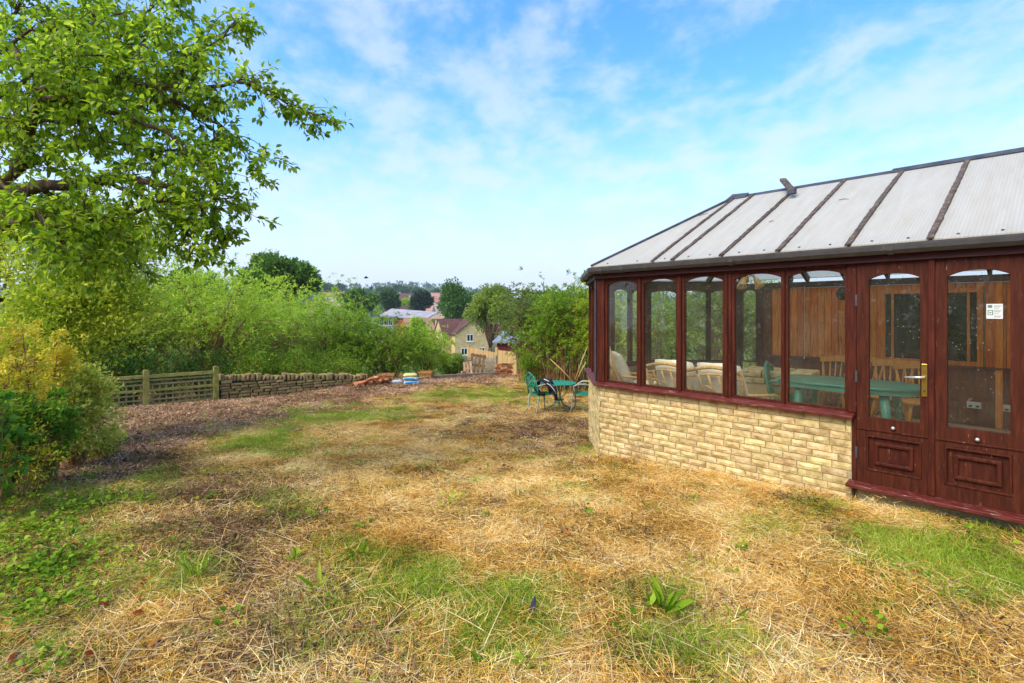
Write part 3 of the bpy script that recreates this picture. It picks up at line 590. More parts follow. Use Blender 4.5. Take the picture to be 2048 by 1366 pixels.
def rattan_seat(loc, rz, W, label, name, cat, back_h=0.86, armchair=False):
    """local +y = forwards, x = width"""
    t = empty(name, loc, rz, label, cat); h = W / 2; r = 0.017
    lean = 0.26
    for s in (-1, 1):
        MB().tube([(s * (h - .02), -.36, .0), (s * (h - .02), -.40, .35), (s * (h - .01), -.40 - lean * .55, .62), (s * h, -.40 - lean, back_h)], [.022, .022, .022, .019], 8).build('back_post', M['rattan'], t, True)
        MB().tube([(s * (h - .02), .38, 0), (s * (h - .02), .36, .30), (s * (h - .02), .30, .40)], .021, 8).build('leg', M['rattan'], t, True)
        a = MB(); a.tube([(s * h, -.47, .60), (s * (h + .03), -.2, .57), (s * (h + .04), .15, .54), (s * (h + .03), .38, .48), (s * (h + .01), .44, .38), (s * (h - .01), .38, .30)], [.02, .024, .026, .026, .022, .018], 8, .8)
        a.build('arm', M['rattan'], t, True)
        b = MB()
        for q in (-.25, -.05, .15): b.tube([(s * (h - .01), q, .30), (s * (h + .02), q + .03, .55)], .011, 6)
        b.build('arm_cane', M['rattan'], t, True)
    # wavy top rail, two mid rails
    nh = 2 if W > .9 else 1
    def rail(z0, amp, rr, nm):
        pts = []
        for k in range(25):
            x = -h + W * k / 24; tt = (x + h) / W * nh % 1.0001
            pts.append((x, -.40 - lean * (z0 - .35) / (back_h - .35) - .015 * math.sin(math.pi * k / 24), z0 + amp * math.sin(math.pi * tt) ** 1.0))
        MB().tube(pts, rr, 8).build(nm, M['rattan'], t, True)
    rail(back_h - .03, .055, .021, 'top_rail'); rail(back_h - .10, .045, .012, 'back_rail'); rail(.38, .0, .016, 'back_rail')
    n = int(W / .115)
    for k in range(1, n):
        x = -h + W * k / n; MB().tube([(x, -.41, .38), (x * .99, -.41 - lean * .5, .60), (x, -.40 - lean, back_h - .07)], .010, 6).build('back_cane', M['rattan'], t, True)
    for k in range(nh * 2):
        cx = -h + W * (k + .5) / (nh * 2); q = W / (nh * 2) * .42
        for f in (1.0, .62):
            MB().tube([(cx + q * f * math.cos(a), -.425 - lean * .4 * f * math.sin(a), .385 + .28 * f * math.sin(a)) for a in [math.pi * i / 10 for i in range(11)]], .011, 6).build('back_hoop', M['rattan'], t, True)
    sf = MB()
    for y in (-.38, .36): sf.tube([(-h, y, .33), (h, y, .33)], .02, 8)
    for x in (-h, h): sf.tube([(x, -.38, .33), (x, .36, .33)], .02, 8)
    for k in range(8): y = -.32 + k * .09; sf.tube([(-h, y, .335), (h, y, .335)], .008, 5)
    sf.build('seat_frame', M['rattan'], t, True)
    m = max(1, round(W / .6)); cwid = (W - .06) / m
    for k in range(m):
        x = -W / 2 + .03 + cwid * (k + .5)
        cush(None, 'seat_cushion', t, cwid - .01, .74, .14, (x, .0, .42), (R(4), 0, 0))
        cush(None, 'back_cushion', t, cwid - .02, .60, .15, (x, -.40, .66), (R(116), 0, 0))
    return t
rattan_seat(cw(1.06, 0.93, FL), CA, 1.16, 'two-seat cane sofa with cream cushions, its back to the long arched windows', 'cane_sofa', 'sofa', .87)
ac = rattan_seat((1.98, 7.62, FL), R(-84), 0.56, 'high-backed cane armchair with a cream cushion behind the leftmost window', 'cane_armchair', 'armchair', 1.02, True)
# pale stone block behind the sofa
sb = empty('stone_block', cw(1.42, 2.15, FL), CA + R(8), 'low tan plastered block with a rough stone top behind the sofa', 'stone block')
MB().box(-.42, .36, -.28, .28, 0, .56).build('block_body', M['plaster'], sb, bevel=.01)
for k in range(3):
    for l, (z0, z1) in enumerate(((.562, .64), (.645, .735))):
        x0 = -.46 + k * .29 - .04 * l
        MB().box(x0, x0 + .275, -.31 - .02 * random.random(), .30, z0, z1 - .006 * random.random()).build('stone', M['brick'], sb, bevel=.014)
# green table
gt = empty('plastic_table', cw(2.28, 1.55, FL), CA, 'long oval green plastic table with four legs inside the conservatory', 'table')
def superell(a, b, n=40, e=2.6): return [(a * abs(math.cos(t)) ** (2 / e) * math.copysign(1, math.cos(t)), b * abs(math.sin(t)) ** (2 / e) * math.copysign(1, math.sin(t))) for t in [2 * math.pi * i / n for i in range(n)]]
tp = MB(); tp.prism(superell(.72, .43), .695, .72, 'xy'); tp.build('tabletop', M['gplastic'], gt, bevel=.008)
o_, i_ = superell(.70, .41), superell(.665, .38); ap = MB(lambda a, y, z: (a, z, y)); ap.ring(o_, i_, .645, .695); ap.build('apron', M['gplastic'], gt)
for sx in (-1, 1):
    for sy in (-1, 1):
        MB().tube([(sx * .40, sy * .25, .695), (sx * .43, sy * .27, .35), (sx * .47, sy * .29, 0)], [.052, .040, .028], 8).build('leg', M['gplastic'], gt, True)
# green plastic chair with a rounded back
pc = empty('plastic_chair', cw(1.60, 1.85, FL), CA + R(-80), 'green plastic garden chair with a rounded back at the end of the oval table', 'chair')
MB().prism(superell(.23, .23, 24, 4), .41, .435, 'xy').build('seat', M['gplastic'], pc, bevel=.008)
MB().tube([(-.22, -.20, .43), (-.24, -.24, .65), (-.17, -.27, .80), (0, -.285, .85), (.17, -.27, .80), (.24, -.24, .65), (.22, -.20, .43)], .02, 8).build('back_hoop', M['gplastic'], pc, True)
for x in (-.13, -.065, 0, .065, .13): MB().bar((x * .9, -.205, .43), (x, -.275, .80), .035, .008, (0, 1, 0)).build('back_slat', M['gplastic'], pc)
for sx in (-1, 1):
    MB().tube([(sx * .23, -.23, .62), (sx * .27, -.05, .64), (sx * .26, .16, .62), (sx * .24, .20, .43)], .017, 8).build('arm', M['gplastic'], pc, True)
    for y0, y1 in ((.19, .24), (-.19, -.26)): MB().tube([(sx * .20, y0, .42), (sx * .24, y1, 0)], [.024, .018], 8).build('leg', M['gplastic'], pc, True)
# spindle-back wooden chairs
def spindle_chair(loc, rz, label):
    t = empty('spindle_chair', loc, rz, label, 'chair', 'pine spindle-back chairs round the green table')
    se = superell(.21, .20, 28, 3.0); se = [(x * (1 + .12 * y / .2), y) for x, y in se]
    MB().prism(se, .415, .45, 'xy').build('seat', M['beech'], t, bevel=.012)
    for sx in (-1, 1):
        for y0, y1 in ((.13, .19), (-.13, -.21)):
            MB().tube([(sx * .14, y0, .42), (sx * .16, y0 * 1.1, .30), (sx * .175, (y0 + y1) / 2, .22), (sx * .20, y1, 0)], [.016, .022, .019, .013], 8).build('leg', M['beech'], t, True)
        MB().tube([(sx * .16, -.16, .44), (sx * .175, -.20, .62), (sx * .20, -.26, .84)], [.014, .018, .013], 8).build('back_post', M['beech'], t, True)
        MB().tube([(sx * .178, .155, .17), (sx * .178, -.165, .17)], .010, 6).build('stretcher', M['beech'], t, True)
    MB().tube([(-.178, 0, .17), (.178, 0, .17)], .010, 6).build('stretcher', M['beech'], t, True)
    for k in range(4):
        x = -.095 + k * .063
        MB().tube([(x * .85, -.165, .44), (x, -.20, .60), (x * 1.1, -.255, .80)], [.008, .012, .008], 6).build('spindle', M['beech'], t, True)
    c = MB(); n = 12; vs = []
    for k in range(n + 1):
        u = k / n * 2 - 1; x = u * .225; y = -.262 + .035 * (u * u) ; zt = .885 + .012 * math.cos(u * 4.5) - .012 * abs(u); zb = .80 + .006 * math.cos(u * 3)
        vs += [(x, y - .011, zb), (x, y - .013, zt), (x, y + .011, zt), (x, y + .011, zb)]
    fs = [(k * 4 + j, k * 4 + (j + 1) % 4, (k + 1) * 4 + (j + 1) % 4, (k + 1) * 4 + j) for k in range(n) for j in range(4)] + [(3, 2, 1, 0), (n * 4, n * 4 + 1, n * 4 + 2, n * 4 + 3)]
    c.add(vs, fs); c.build('crest_rail', M['beech'], t)
    return t
spindle_chair(cw(1.78, 2.86, FL), CA + R(180), 'pine spindle-back chair seen through the rightmost arched window above the green table')
spindle_chair(cw(2.03, 3.05, FL), CA + R(168), 'pine spindle-back chair half hidden behind the left stile of the door with the handle')
spindle_chair(cw(2.46, 2.72, FL), CA + R(184), 'pine spindle-back chair in the middle of the glass of the door with the handle')
spindle_chair(cw(2.80, 2.55, FL), CA + R(205), 'pine spindle-back chair half hidden behind the brass lock plate of the door')
# ceiling lamp with bell shades
cl = empty('ceiling_lamp', cw(0.97, 2.0, 2.02), 0, 'brass ceiling lamp with bell shades hanging under the sheet roof', 'lamp')
lm = MB(); lm.tube([(0, 0, .05), (0, 0, 1.1)], .008, 6); lm.lathe([(.004, .02), (.03, .05), (.035, .09), (.012, .14)], 12); lm.build('stem', M['brass'], cl, True)
shade_mat = surf('amber_glass_shade', [(176, 130, 52), (216, 176, 96), (236, 210, 150)], 9, 0.25, 0.1, spec=0.5)
for k in range(5):
    a = 2 * math.pi * k / 5 + .3; c, s = math.cos(a), math.sin(a)
    MB().tube([(0, 0, .08), (c * .06, s * .06, .13), (c * .12, s * .12, .12), (c * .14, s * .14, .07)], .007, 6).build('lamp_arm', M['brass'], cl, True)
    sh = MB(lambda x, y, z, c=c, s=s: (c * (.14 + x * .8 + (.09 - z) * .55) - s * y, s * (.14 + x * .8 + (.09 - z) * .55) + c * y, z + .6 * x)); sh.lathe([(.018, .085), (.030, .05), (.036, .01), (.055, -.03), (.052, -.03), (.033, .01), (.027, .045), (.012, .08)], 12); sh.build('lamp_shade', shade_mat, cl, True)
pcd = MB(); pcd.tube([(0, 0, 0), (0, 0, 1.12)], .004, 5); pcd.lathe([(.002, -.05), (.010, -.045), (.008, -.005), (.002, 0)], 8); tag(pcd.build('pull_cord', M['white'], None, False, cw(1.09, 3.88, .95)), 'thin pale pull cord hanging in front of the pine planking', 'cord')
wf_ = MB(lambda x, y, z: (x, -z, y)); wf_.lathe([(.10, 0), (.10, .03), (.07, .06), (.02, .065)], 16); o = wf_.build('wall_fitting', M['darkglass'], None, True, cw(1.62, DEP - .04, 1.93)); o.rotation_euler = (0, 0, CA); tag(o, 'dark round fitting high on the pine planking', 'wall fitting')
def socket(u, z, label):
    t = empty('wall_socket', cw(u, DEP - .038, z), CA, label, 'socket', 'white sockets low on the back wall')
    MB().box(-.073, .073, -.012, 0, -.043, .043).build('plate', M['white'], t, bevel=.004)
    for x in (-.035, .035):
        MB().box(x - .006, x + .006, -.0165, -.0122, .008, .026).build('switch', M['white'], t)
        MB().box(x - .018, x + .018, -.0136, -.0125, -.028, -.004).build('pin_holes', M['dark'], t)
socket(3.12, .42, 'white double socket low on the back wall, the one nearer the door handle')
socket(3.47, .42, 'white double socket low on the back wall, the one under the white notice')
# notice on the door glass: printed face with emblem blocks and lines of print
nb = empty('notice', cw(3.625, 0.0146, 1.655), CA, 'small white printed notice stuck inside the glass of the right-hand door', 'notice')
MB().box(-.045, .045, -.0005, .0008, -.055, .055).build('paper', M['white'], nb)
M['print'] = surf('green_grey_print', [(84, 112, 100), (104, 130, 116)], 30, .8, 0)
pr = MB(); pr.box(-.037, -.012, -.0012, -.0007, .026, .047); pr.build('emblem', M['print'], nb)
pr = MB(); pr.ring([(-.038, -.028), (-.008, -.028), (-.008, .010), (-.038, .010)], [(-.033, -.023), (-.013, -.023), (-.013, .005), (-.033, .005)], -.0012, -.0007)
pr.box(-.028, -.018, -.0012, -.0007, -.014, -.004); pr.build('emblem', M['print'], nb)
pr = MB()
for k, z in enumerate((.040, .032, .018, .004, -.004, -.018, -.034, -.042)): pr.box(-.004, .038 - .008 * (k % 3), -.0012, -.0007, z - .0016, z + .0016)
pr.build('print_line', M['print'], nb)
# piece of broken capping lying over the ridge
oc = empty('timber_offcut', cw(1.56, 0, 0) * 0 + Vector(TF(1.57, SL - .09, .05)) * 0 + cw(1.57, 1.90, 3.235), CA, 'short weathered timber offcut lying across the roof ridge', 'offcut')
ob = MB(); ob.bar((.14, -.36, -.115), (-.10, .02, .125), .075, .035); ob.build('offcut_body', M['cap'], oc, bevel=.006)
MB().box(.10, .19, -.41, -.345, -.165, -.105).build('offcut_end', M['dark'], oc, bevel=.004)
for (a_, s_, l_, rz_, nm) in ((.62, 1.62, .11, .5, 'pale twig stuck to the hip end of the roof'), (2.30, 1.45, .10, -.2, 'thin dark twig lying high on a middle roof sheet'), (1.75, .95, .05, .3, 'short dark leaf stalk lying low on a roof sheet')):
    p = cw(*TF(a_, s_, .021)[:2], TF(a_, s_, .021)[2]); b = MB(); q = Vector(TF(a_ + l_, s_ + l_ * rz_, .021)) - Vector(TF(a_, s_, .021)); b.tube([(0, 0, 0), q * .5 + Vector((0, 0, .006)), q], [.003, .004, .002], 5); o = b.build('twig', M['cap'], None, True, p); o.rotation_euler = (0, 0, CA); tag(o, nm, 'twig')
# ------------------------------------------------------------------ garden table, two ornate chairs, jacket
def cast_chair(loc, rz, label, worn=True):
    t = empty('garden_chair', loc, rz, label, 'garden chair', 'ornate green metal chairs at the small garden table')
    # local +y = forwards
    sm = M['castgreen']
    se = MB(lambda a, y, z: (a, z, y)); se.ring(superell(.22, .21, 24, 2.6), superell(.18, .17, 24, 2.6), .40, .418)
    S = se.build('seat', sm, t)
    g = MB()
    for k in range(-3, 4): g.bar((k * .05, -.18 + .01 * abs(k), .409), (k * .05, .18 - .01 * abs(k), .409), .014, .010); g.bar((-.18 + .01 * abs(k), k * .05, .4095), (.18 - .01 * abs(k), k * .05, .4095), .014, .010)
    g.build('seat_lattice', sm, S)
    b = MB(); pts = [(-.20, -.19, .40), (-.215, -.22, .55), (-.20, -.25, .70), (-.13, -.275, .80), (-.06, -.285, .84), (0, -.29, .87), (.06, -.285, .84), (.13, -.275, .80), (.20, -.25, .70), (.215, -.22, .55), (.20, -.19, .40)]
    b.tube(pts, .014, 7); BK = b.build('backrest', sm, t, True)
    cl = MB()
    def yb(z): return -.19 - .10 * (z - .40) / .45
    for cx, cz, r in ((0, .70, .085), (-.10, .62, .07), (.10, .62, .07), (0, .55, .07), (-.11, .50, .055), (.11, .50, .055), (0, .79, .045), (-.09, .73, .04), (.09, .73, .04)):
        cl.tube([(cx + r * (1 - .06 * i) * math.cos(i * .62), yb(cz) + .002, cz + r * (1 - .06 * i) * math.sin(i * .62)) for i in range(13)], .0065, 5)
    for x in (-.15, -.05, .05, .15): cl.tube([(x, yb(.42), .42), (x * 1.2, yb(.52), .52), (x * .6, yb(.66), .66), (x * .9, yb(.76), .76)], .006, 5)
    for z in (.47, .60, .68): cl.tube([(-.2, yb(z), z), (0, yb(z) - .01, z + .02), (.2, yb(z), z)], .006, 5)
    cl.build('scrollwork', sm, BK, True)
    for sx in (-1, 1):
        MB().tube([(sx * .215, -.225, .60), (sx * .25, -.10, .635), (sx * .26, .06, .63), (sx * .255, .15, .58), (sx * .23, .13, .50), (sx * .21, .15, .41)], [.013, .016, .018, .016, .012, .012], 7).build('arm', M['castworn'] if worn else sm, t, True)
        MB().tube([(sx * .19, .17, .41), (sx * .22, .21, .32), (sx * .19, .19, .16), (sx * .23, .24, 0)], [.020, .018, .013, .014], 7).build('leg', M['castworn'], t, True)
        MB().tube([(sx * .18, -.17, .41), (sx * .20, -.19, .30), (sx * .18, -.20, .15), (sx * .22, -.26, 0)], [.020, .017, .013, .014], 7).build('leg', M['castworn'] if worn else sm, t, True)
    return t
TX, TY = 1.02, 11.3
tz = gz(TX, TY)
tb = empty('garden_table', (TX, TY, tz), 0, 'small round green metal garden table on the rough lawn', 'garden table')
tt = MB(); tt.lathe([(.02, .59), (.33, .59), (.375, .595), (.385, .607), (.375, .617), (.33, .612), (.30, .614), (.22, .611), (.20, .614), (.12, .611), (.10, .614), (.01, .612)], 36); tt.build('tabletop', M['castgreen'], tb, True)
hl = MB()
for rr, n in ((.27, 22), (.16, 13)):
    for k in range(n): a = 2 * math.pi * k / n; hl.lathe([(.012, .6125), (.012, .6145), (.002, .6147)], 6, (rr * math.cos(a), rr * math.sin(a), 0))
hl.build('pierced_pattern', M['dado'] if False else surf('dark_green', [(8, 50, 42), (12, 62, 50)], 9, .6, 0), tb)
for k in range(3):
    a = 2 * math.pi * k / 3 + .5; c, s = math.cos(a), math.sin(a)
    MB().tube([(c * .10, s * .10, .59), (c * .05, s * .05, .42), (c * .045, s * .045, .25), (c * .12, s * .12, .13), (c * .26, s * .26, .05), (c * .30, s * .30, 0)], [.012, .012, .014, .016, .014, .016], 7).build('leg', M['castgreen'], tb, True)
    MB().tube([(c * .10, s * .10, .59), (c * .21, s * .21, .50), (c * .20, s * .20, .38), (c * .08, s * .08, .30)], .009, 6).build('bracket', M['castgreen'], tb, True)
MB().lathe([(.02, .235), (.11, .235), (.12, .245), (.11, .255), (.02, .255)], 20).build('lower_ring', M['castgreen'], tb, True)
c1 = Vector((0.62, 11.0)); c2 = Vector((1.52, 11.15))
cast_chair((c1.x, c1.y, gz(*c1)), R(-62), 'ornate green metal garden chair with a black jacket over its side')
cast_chair((c2.x, c2.y, gz(*c2)), R(72), 'ornate green metal garden chair half hidden by the conservatory corner')
# jacket: draped sheet with thickness hung over chair back and seat, sleeve hanging
jk = empty('jacket', (0.78, 10.96, gz(.7, 11) + .0), R(-20), 'black jacket with white stripes draped over the left garden chair', 'jacket')
def drape(name, mat, prof, wid, seed, par, th=.02):
    r = random.Random(seed); n = len(prof); m = 9; vs = []; fs = []
    for side in (0, 1):
        for i, (x, z) in enumerate(prof):
            for j in range(m):
                v = j / (m - 1) * 2 - 1
                w_ = wid[i] if hasattr(wid, '__len__') else wid
                k = .018 * math.sin(v * 7 + i * .9 + seed) + .012 * math.sin(v * 13 + i * 2.1)
                vs.append((x + k + (th if side else 0), v * w_ / 2, z + k * .8 + (th if side else 0) - .03 * v * v))
    for s in (0, 1):
        for i in range(n - 1):
            for j in range(m - 1):
                a = s * n * m + i * m + j; q = (a, a + 1, a + m + 1, a + m); fs.append(q if s else q[::-1])
    rim = [j for j in range(m)] + [i * m + m - 1 for i in range(1, n)] + [(n - 1) * m + j for j in range(m - 2, -1, -1)] + [i * m for i in range(n - 2, 0, -1)]
    for k in range(len(rim)): a, b = rim[k], rim[(k + 1) % len(rim)]; fs.append((a, b, n * m + b, n * m + a))
    me = bpy.data.meshes.new(name); me.from_pydata(vs, [], fs); me.materials.append(mat); me.polygons.foreach_set('use_smooth', [True] * len(me.polygons)); me.update()
    o = link(name, me, par); sd = o.modifiers.new('s', 'SUBSURF'); sd.levels = sd.render_levels = 1; return o
drape('jacket_body', M['black'], [(-.28, .56), (-.26, .66), (-.20, .70), (-.08, .70), (.02, .66), (.06, .58), (.05, .48), (.06, .43)], [.30, .36, .42, .44, .44, .42, .40, .36], 1, jk)
MB().tube([(-.02, -.18, .64), (.08, -.20, .60), (.16, -.20, .52), (.20, -.19, .42), (.22, -.20, .32)], [.05, .062, .058, .052, .045], 9, .75).build('sleeve', M['black'], jk, True)
MB().tube([(-.22, -.20, .62), (-.20, -.24, .52), (-.12, -.25, .44), (-.02, -.24, .42)], [.05, .06, .055, .045], 9, .75).build('sleeve', M['black'], jk, True)
MB().tube([(.03, -.245, .655), (.10, -.262, .625), (.17, -.255, .55), (.225, -.24, .45)], .008, 5).build('stripe', M['whcloth'], jk, True)
MB().tube([(-.05, -.20, .735), (.02, -.215, .715), (.07, -.22, .69)], .012, 5).build('stripe', M['whcloth'], jk, True)
# ------------------------------------------------------------------ low trellis fence and dry-stone wall
M['mossy'] = surf('mossy_timber', [(112, 108, 44), (152, 144, 70), (178, 166, 100)], 6, 0.9, 0.3, (1, 1, 1), rnd=0.06)
M['lath'] = surf('grey_lath', [(120, 108, 72), (152, 138, 98)], 8, 0.9, 0.2, rnd=0.12)
FA = Vector((-8.1, 11.5, 0)); FD = Vector((1.03, 0.9, 0)).normalized()
fz = gz(FA.x, FA.y - .1)
fe = empty('trellis_fence', (FA.x, FA.y, -0.43), math.atan2(FD.y, FD.x), 'low mossy timber fence with square trellis panels beside the stone wall', 'fence')
PL = 1.37 
def fpost(x, h=.80): MB().prism([(-.055, -.35), (.055, -.35), (.055, h - .012), (0, h), (-.055, h - .012)], -.05, .05, 'xz').build('post', M['mossy'], fe).location.x = x
for x in (-PL, 0, PL): fpost(x, .80 if x < PL else .79)
for x0 in (-PL, 0):
    a0, a1 = x0 + .056, x0 + PL - .056
    MB().box(a0, a1, -.022, .022, .615, .685).build('top_rail', M['mossy'], fe)
    MB().box(a0, a1, -.020, .020, .315, .365).build('mid_rail', M['mossy'], fe)
    for z in (.545, .455, .225, .115, .02): MB().box(a0, a1, -.012, .0, z, z + .032).build('lath', M['lath'], fe)
    k = 0; x = a0 + .05
    while x < a1 - .03:
        if not (x0 < 0 and k in (3, 5, 6)): MB().box(x, x + .032, .0005, .012, .365, .475 if x0 == 0 else .45).build('lath', M['lath'], fe)
        MB().box(x, x + .032, .0005, .012, -.03, .315).build('lath', M['lath'], fe); x += .128; k += 1
M['wstone'] = surf('walling_stone', [(98, 82, 50), (146, 124, 78), (172, 150, 104)], 7, 0.95, 0.8, rnd=0.22, bscale=30, worn=((92, 92, 46), 0.35, 5))
wa = empty('dry_stone_wall', tuple(FA + FD * (PL + .07)) [:2] + (-0.43,), math.atan2(FD.y, FD.x) - R(3), 'low dry-stone wall with upright coping stones next to the trellis fence', 'wall')
WLn = 3.75
MB().prism([(0, -.5), (WLn, -.9), (WLn, .16), (0, .43)], .03, .30, 'xz').build('wall_core', M['mortar'] if False else surf('dark_rubble', [(46, 40, 26), (70, 60, 40)], 9, .95, .5), wa)
def rock(seed, sx, sy, sz, mat, nm, sub=1):
    r = random.Random(seed); vs = []; fs = []
    for z in (-1, 1):
        for y in (-1, 1):
            for x in (-1, 1): vs.append((x * sx / 2 * r.uniform(.82, 1.05), y * sy / 2 * r.uniform(.85, 1.05), z * sz / 2 * r.uniform(.78, 1.05)))
    fc = (0, -sy / 2 * r.uniform(1.0, 1.25), r.uniform(-.1, .1) * sz); vs.append(fc)
    fs = [(0, 2, 3, 1), (4, 5, 7, 6), (2, 6, 7, 3), (0, 4, 6, 2), (1, 3, 7, 5), (0, 1, 8), (1, 5, 8), (5, 4, 8), (4, 0, 8)]
    me = bpy.data.meshes.new(nm); me.from_pydata(vs, [], fs); me.materials.append(mat); me.update(); return me
SM_ = [rock(i, 1, 1, 1, M['wstone'], 'stone') for i in range(8)]
z = -.30; rw = 0
while z < .43:
    hgt = random.uniform(.055, .085); x = random.uniform(-.02, .05)
    while x < WLn:
        l = random.uniform(.14, .32); top = .43 - .27 * x / WLn
        if z + hgt < top + .02 and z > -.32 - .2 * x / WLn: link('stone', random.choice(SM_), wa, (x + l / 2, .06 + random.uniform(-.012, .012), z + hgt / 2), (0, random.uniform(-.03, .03), random.uniform(-.05, .05)), (l - .012, .14, hgt - .008))
        x += l
    z += hgt; rw += 1
x = .03
while x < WLn:
    t_ = random.uniform(.05, .11); hgt = random.uniform(.11, .19); top = .43 - .27 * x / WLn
    link('coping_stone', random.choice(SM_), wa, (x + t_ / 2, .16, top + hgt / 2 - .01), (random.uniform(-.05, .05), random.uniform(-.22, .22), random.uniform(-.15, .15)), (t_, .30, hgt)); x += t_ + random.uniform(.005, .03)
# ------------------------------------------------------------------ rubble, crates, sacks, sleeper, pallets by the far edge
M['terra'] = surf('orange_brick', [(140, 82, 46), (180, 112, 66), (204, 146, 104)], 6, 0.9, 0.4, rnd=0.2)
M['terra2'] = surf('brown_brick', [(100, 62, 42), (146, 96, 66)], 6, 0.9, 0.4, rnd=0.2)
lb = [rock(40 + i, .215, .105, .068, M['terra'] if i % 3 else M['terra2'], 'loose_brick') for i in range(6)]
def lie(x, y, h=0.0): return (x, y, gz(x, y) + h)
for k in range(26):
    f = k / 25; px = 700 + 78 * f + random.uniform(-5, 5); Y = 14.4 + random.uniform(-.25, .35)
    x = (px - CX) / F * Y; lay_ = random.choice((0, 0, 1, 2)) if px > 722 else 0
    tag(link('loose_brick', lb[k % 6], None, lie(x, Y, .04 + .075 * lay_ + .10 * max(0, (px - 735) / 45)), (random.uniform(-.5, .5), random.uniform(-.5, .5), random.uniform(0, 3.1))), 'broken orange brick in the heap at the end of the stone wall', 'brick', 'bricks heaped at the end of the stone wall')
for k in range(14):
    px = 884 + 52 * k / 13 + random.uniform(-4, 4); Y = 18.4 + random.uniform(-.3, .3); x = (px - CX) / F * Y
    tag(link('loose_brick', lb[k % 6], None, lie(x, Y, .05 + random.choice((0, .07, .13))), (random.uniform(-.4, .4), random.uniform(-.4, .4), random.uniform(0, 3.1))), 'brown brick lying loose behind the grey timber kerb', 'brick', 'bricks scattered behind the grey timber kerb')
stk = empty('brick_stack', lie((1012 - CX) / F * 19.2, 19.2), .2, 'rough stack of reddish bricks beside the orange fence', 'brick stack')
for r_ in range(6):
    for c_ in range(3): link('brick', lb[(r_ + c_) % 6], stk, (-.34 + c_ * .225 + .05 * (r_ % 2) + random.uniform(-.02, .02), random.uniform(-.03, .03), .035 + r_ * .074), (0, 0, random.uniform(-.12, .12)))
M['crate'] = surf('orange_crate_wood', [(150, 104, 52), (184, 134, 74)], 6, 0.85, 0.3, (1, 1, 1), rnd=0.12)
def crate(px, Y, label, rz, W=.40, H=.26, D=.30):
    x = (px - CX) / F * Y; t = empty('planter_crate', lie(x, Y), rz, label, 'crate', 'wooden planter crates on the chippings')
    for s in (-1, 1):
        for k in range(7):
            xx = -W / 2 + (k + .5) * W / 7; MB().bar((xx, s * D / 2 * .88, 0), (xx * 1.06, s * D / 2, H), W / 7 - .008, .014, (0, 1, 0)).build('slat', M['crate'], t)
        for k in range(5):
            yy = -D / 2 + (k + .5) * D / 5; MB().bar((s * W / 2 * .93, yy * .88, 0), (s * W / 2 * 1.03, yy, H), D / 5 - .008, .014, (1, 0, 0)).build('slat', M['crate'], t)
        MB().box(-W / 2 - .03, W / 2 + .03, s * (D / 2 + .012) - .008, s * (D / 2 + .012) + .008, H - .05, H).build('rim', M['crate'], t)
    MB().box(-W / 2 * .9, W / 2 * .9, -D / 2 * .85, D / 2 * .85, .15, .20).build('soil', M['dado'], t)
    return t
crate(773, 15.0, 'wooden planter crate beside the heap of orange bricks', .1)
crate(852, 16.8, 'wooden planter crate standing alone to the right of the sacks', -.05, .38, .28, .34)
M['ysack'] = surf('yellow_sack', [(196, 180, 96), (212, 198, 124)], 5, 0.5, 0.4)
M['wsack'] = surf('white_sack', [(176, 182, 186), (200, 204, 206)], 5, 0.45, 0.4)
M['bsack'] = surf('blue_print', [(52, 124, 178), (78, 146, 192)], 5, 0.45, 0.2)
def sack(nm, x, Y, h, rz, label, mat, band=None, s=(.46, .34, .16)):
    vs = []; fs = []; n, m = 14, 10
    r = random.Random(nm + label)
    for j in range(m + 1):
        ph = math.pi * j / m - math.pi / 2
        for i in range(n):
            th = 2 * math.pi * i / n
            cx = abs(math.cos(th)) ** .6 * math.copysign(1, math.cos(th)); cy = abs(math.sin(th)) ** .6 * math.copysign(1, math.sin(th)); cp = abs(math.cos(ph)) ** .55
            vs.append((s[0] / 2 * cx * cp + r.uniform(-.006, .006), s[1] / 2 * cy * cp + r.uniform(-.006, .006), s[2] / 2 * (math.sin(ph) + .12 * math.sin(3 * th)) * (1) + s[2] / 2))
    fs = [(j * n + i, j * n + (i + 1) % n, (j + 1) * n + (i + 1) % n, (j + 1) * n + i) for j in range(m) for i in range(n)]
    me = bpy.data.meshes.new(nm); me.from_pydata(vs, [], fs); me.materials.append(mat); me.polygons.foreach_set('use_smooth', [True] * len(me.polygons)); me.update()
    o = link(nm, me, None, lie(x, Y, h), (0, 0, rz)); tag(o, label, 'sack', 'plastic sacks stacked at the edge of the lawn')
    if band:
        b = [i for i, f in enumerate(fs) if 3 <= f[0] // n <= m - 4 and (f[0] % n) in (9, 10, 11)]
        me2 = bpy.data.meshes.new('printed_band'); used = sorted({q for i in b for q in fs[i]}); mp_ = {q: k for k, q in enumerate(used)}
        me2.from_pydata([(vs[q][0] * 1.02, vs[q][1] * 1.02 - .003, (vs[q][2] - s[2] / 2) * 1.01 + s[2] / 2) for q in used], [], [tuple(mp_[q] for q in fs[i]) for i in b]); me2.materials.append(band); me2.update(); link('printed_band', me2, o)
    return o
sx_ = (822 - CX) / F * 14.7
sack('sack', sx_ + .02, 14.7, -.01, .1, 'white sack with a blue printed band at the bottom of the stack', M['wsack'], M['bsack'], (.45, .38, .14))
sack('sack', sx_ + .0, 14.68, .125, -.1, 'white and blue sack in the middle of the stack under the yellow one', M['wsack'], M['bsack'], (.42, .34, .10))
sack('sack', sx_ - .02, 14.7, .21, .2, 'yellow sack on top of the stack of sacks', M['ysack'], None, (.40, .32, .11))
sack('sack', sx_ - .42, 14.8, .0, .5, 'small grey-white sack lying flat left of the stack', M['wsack'], None, (.30, .22, .11))
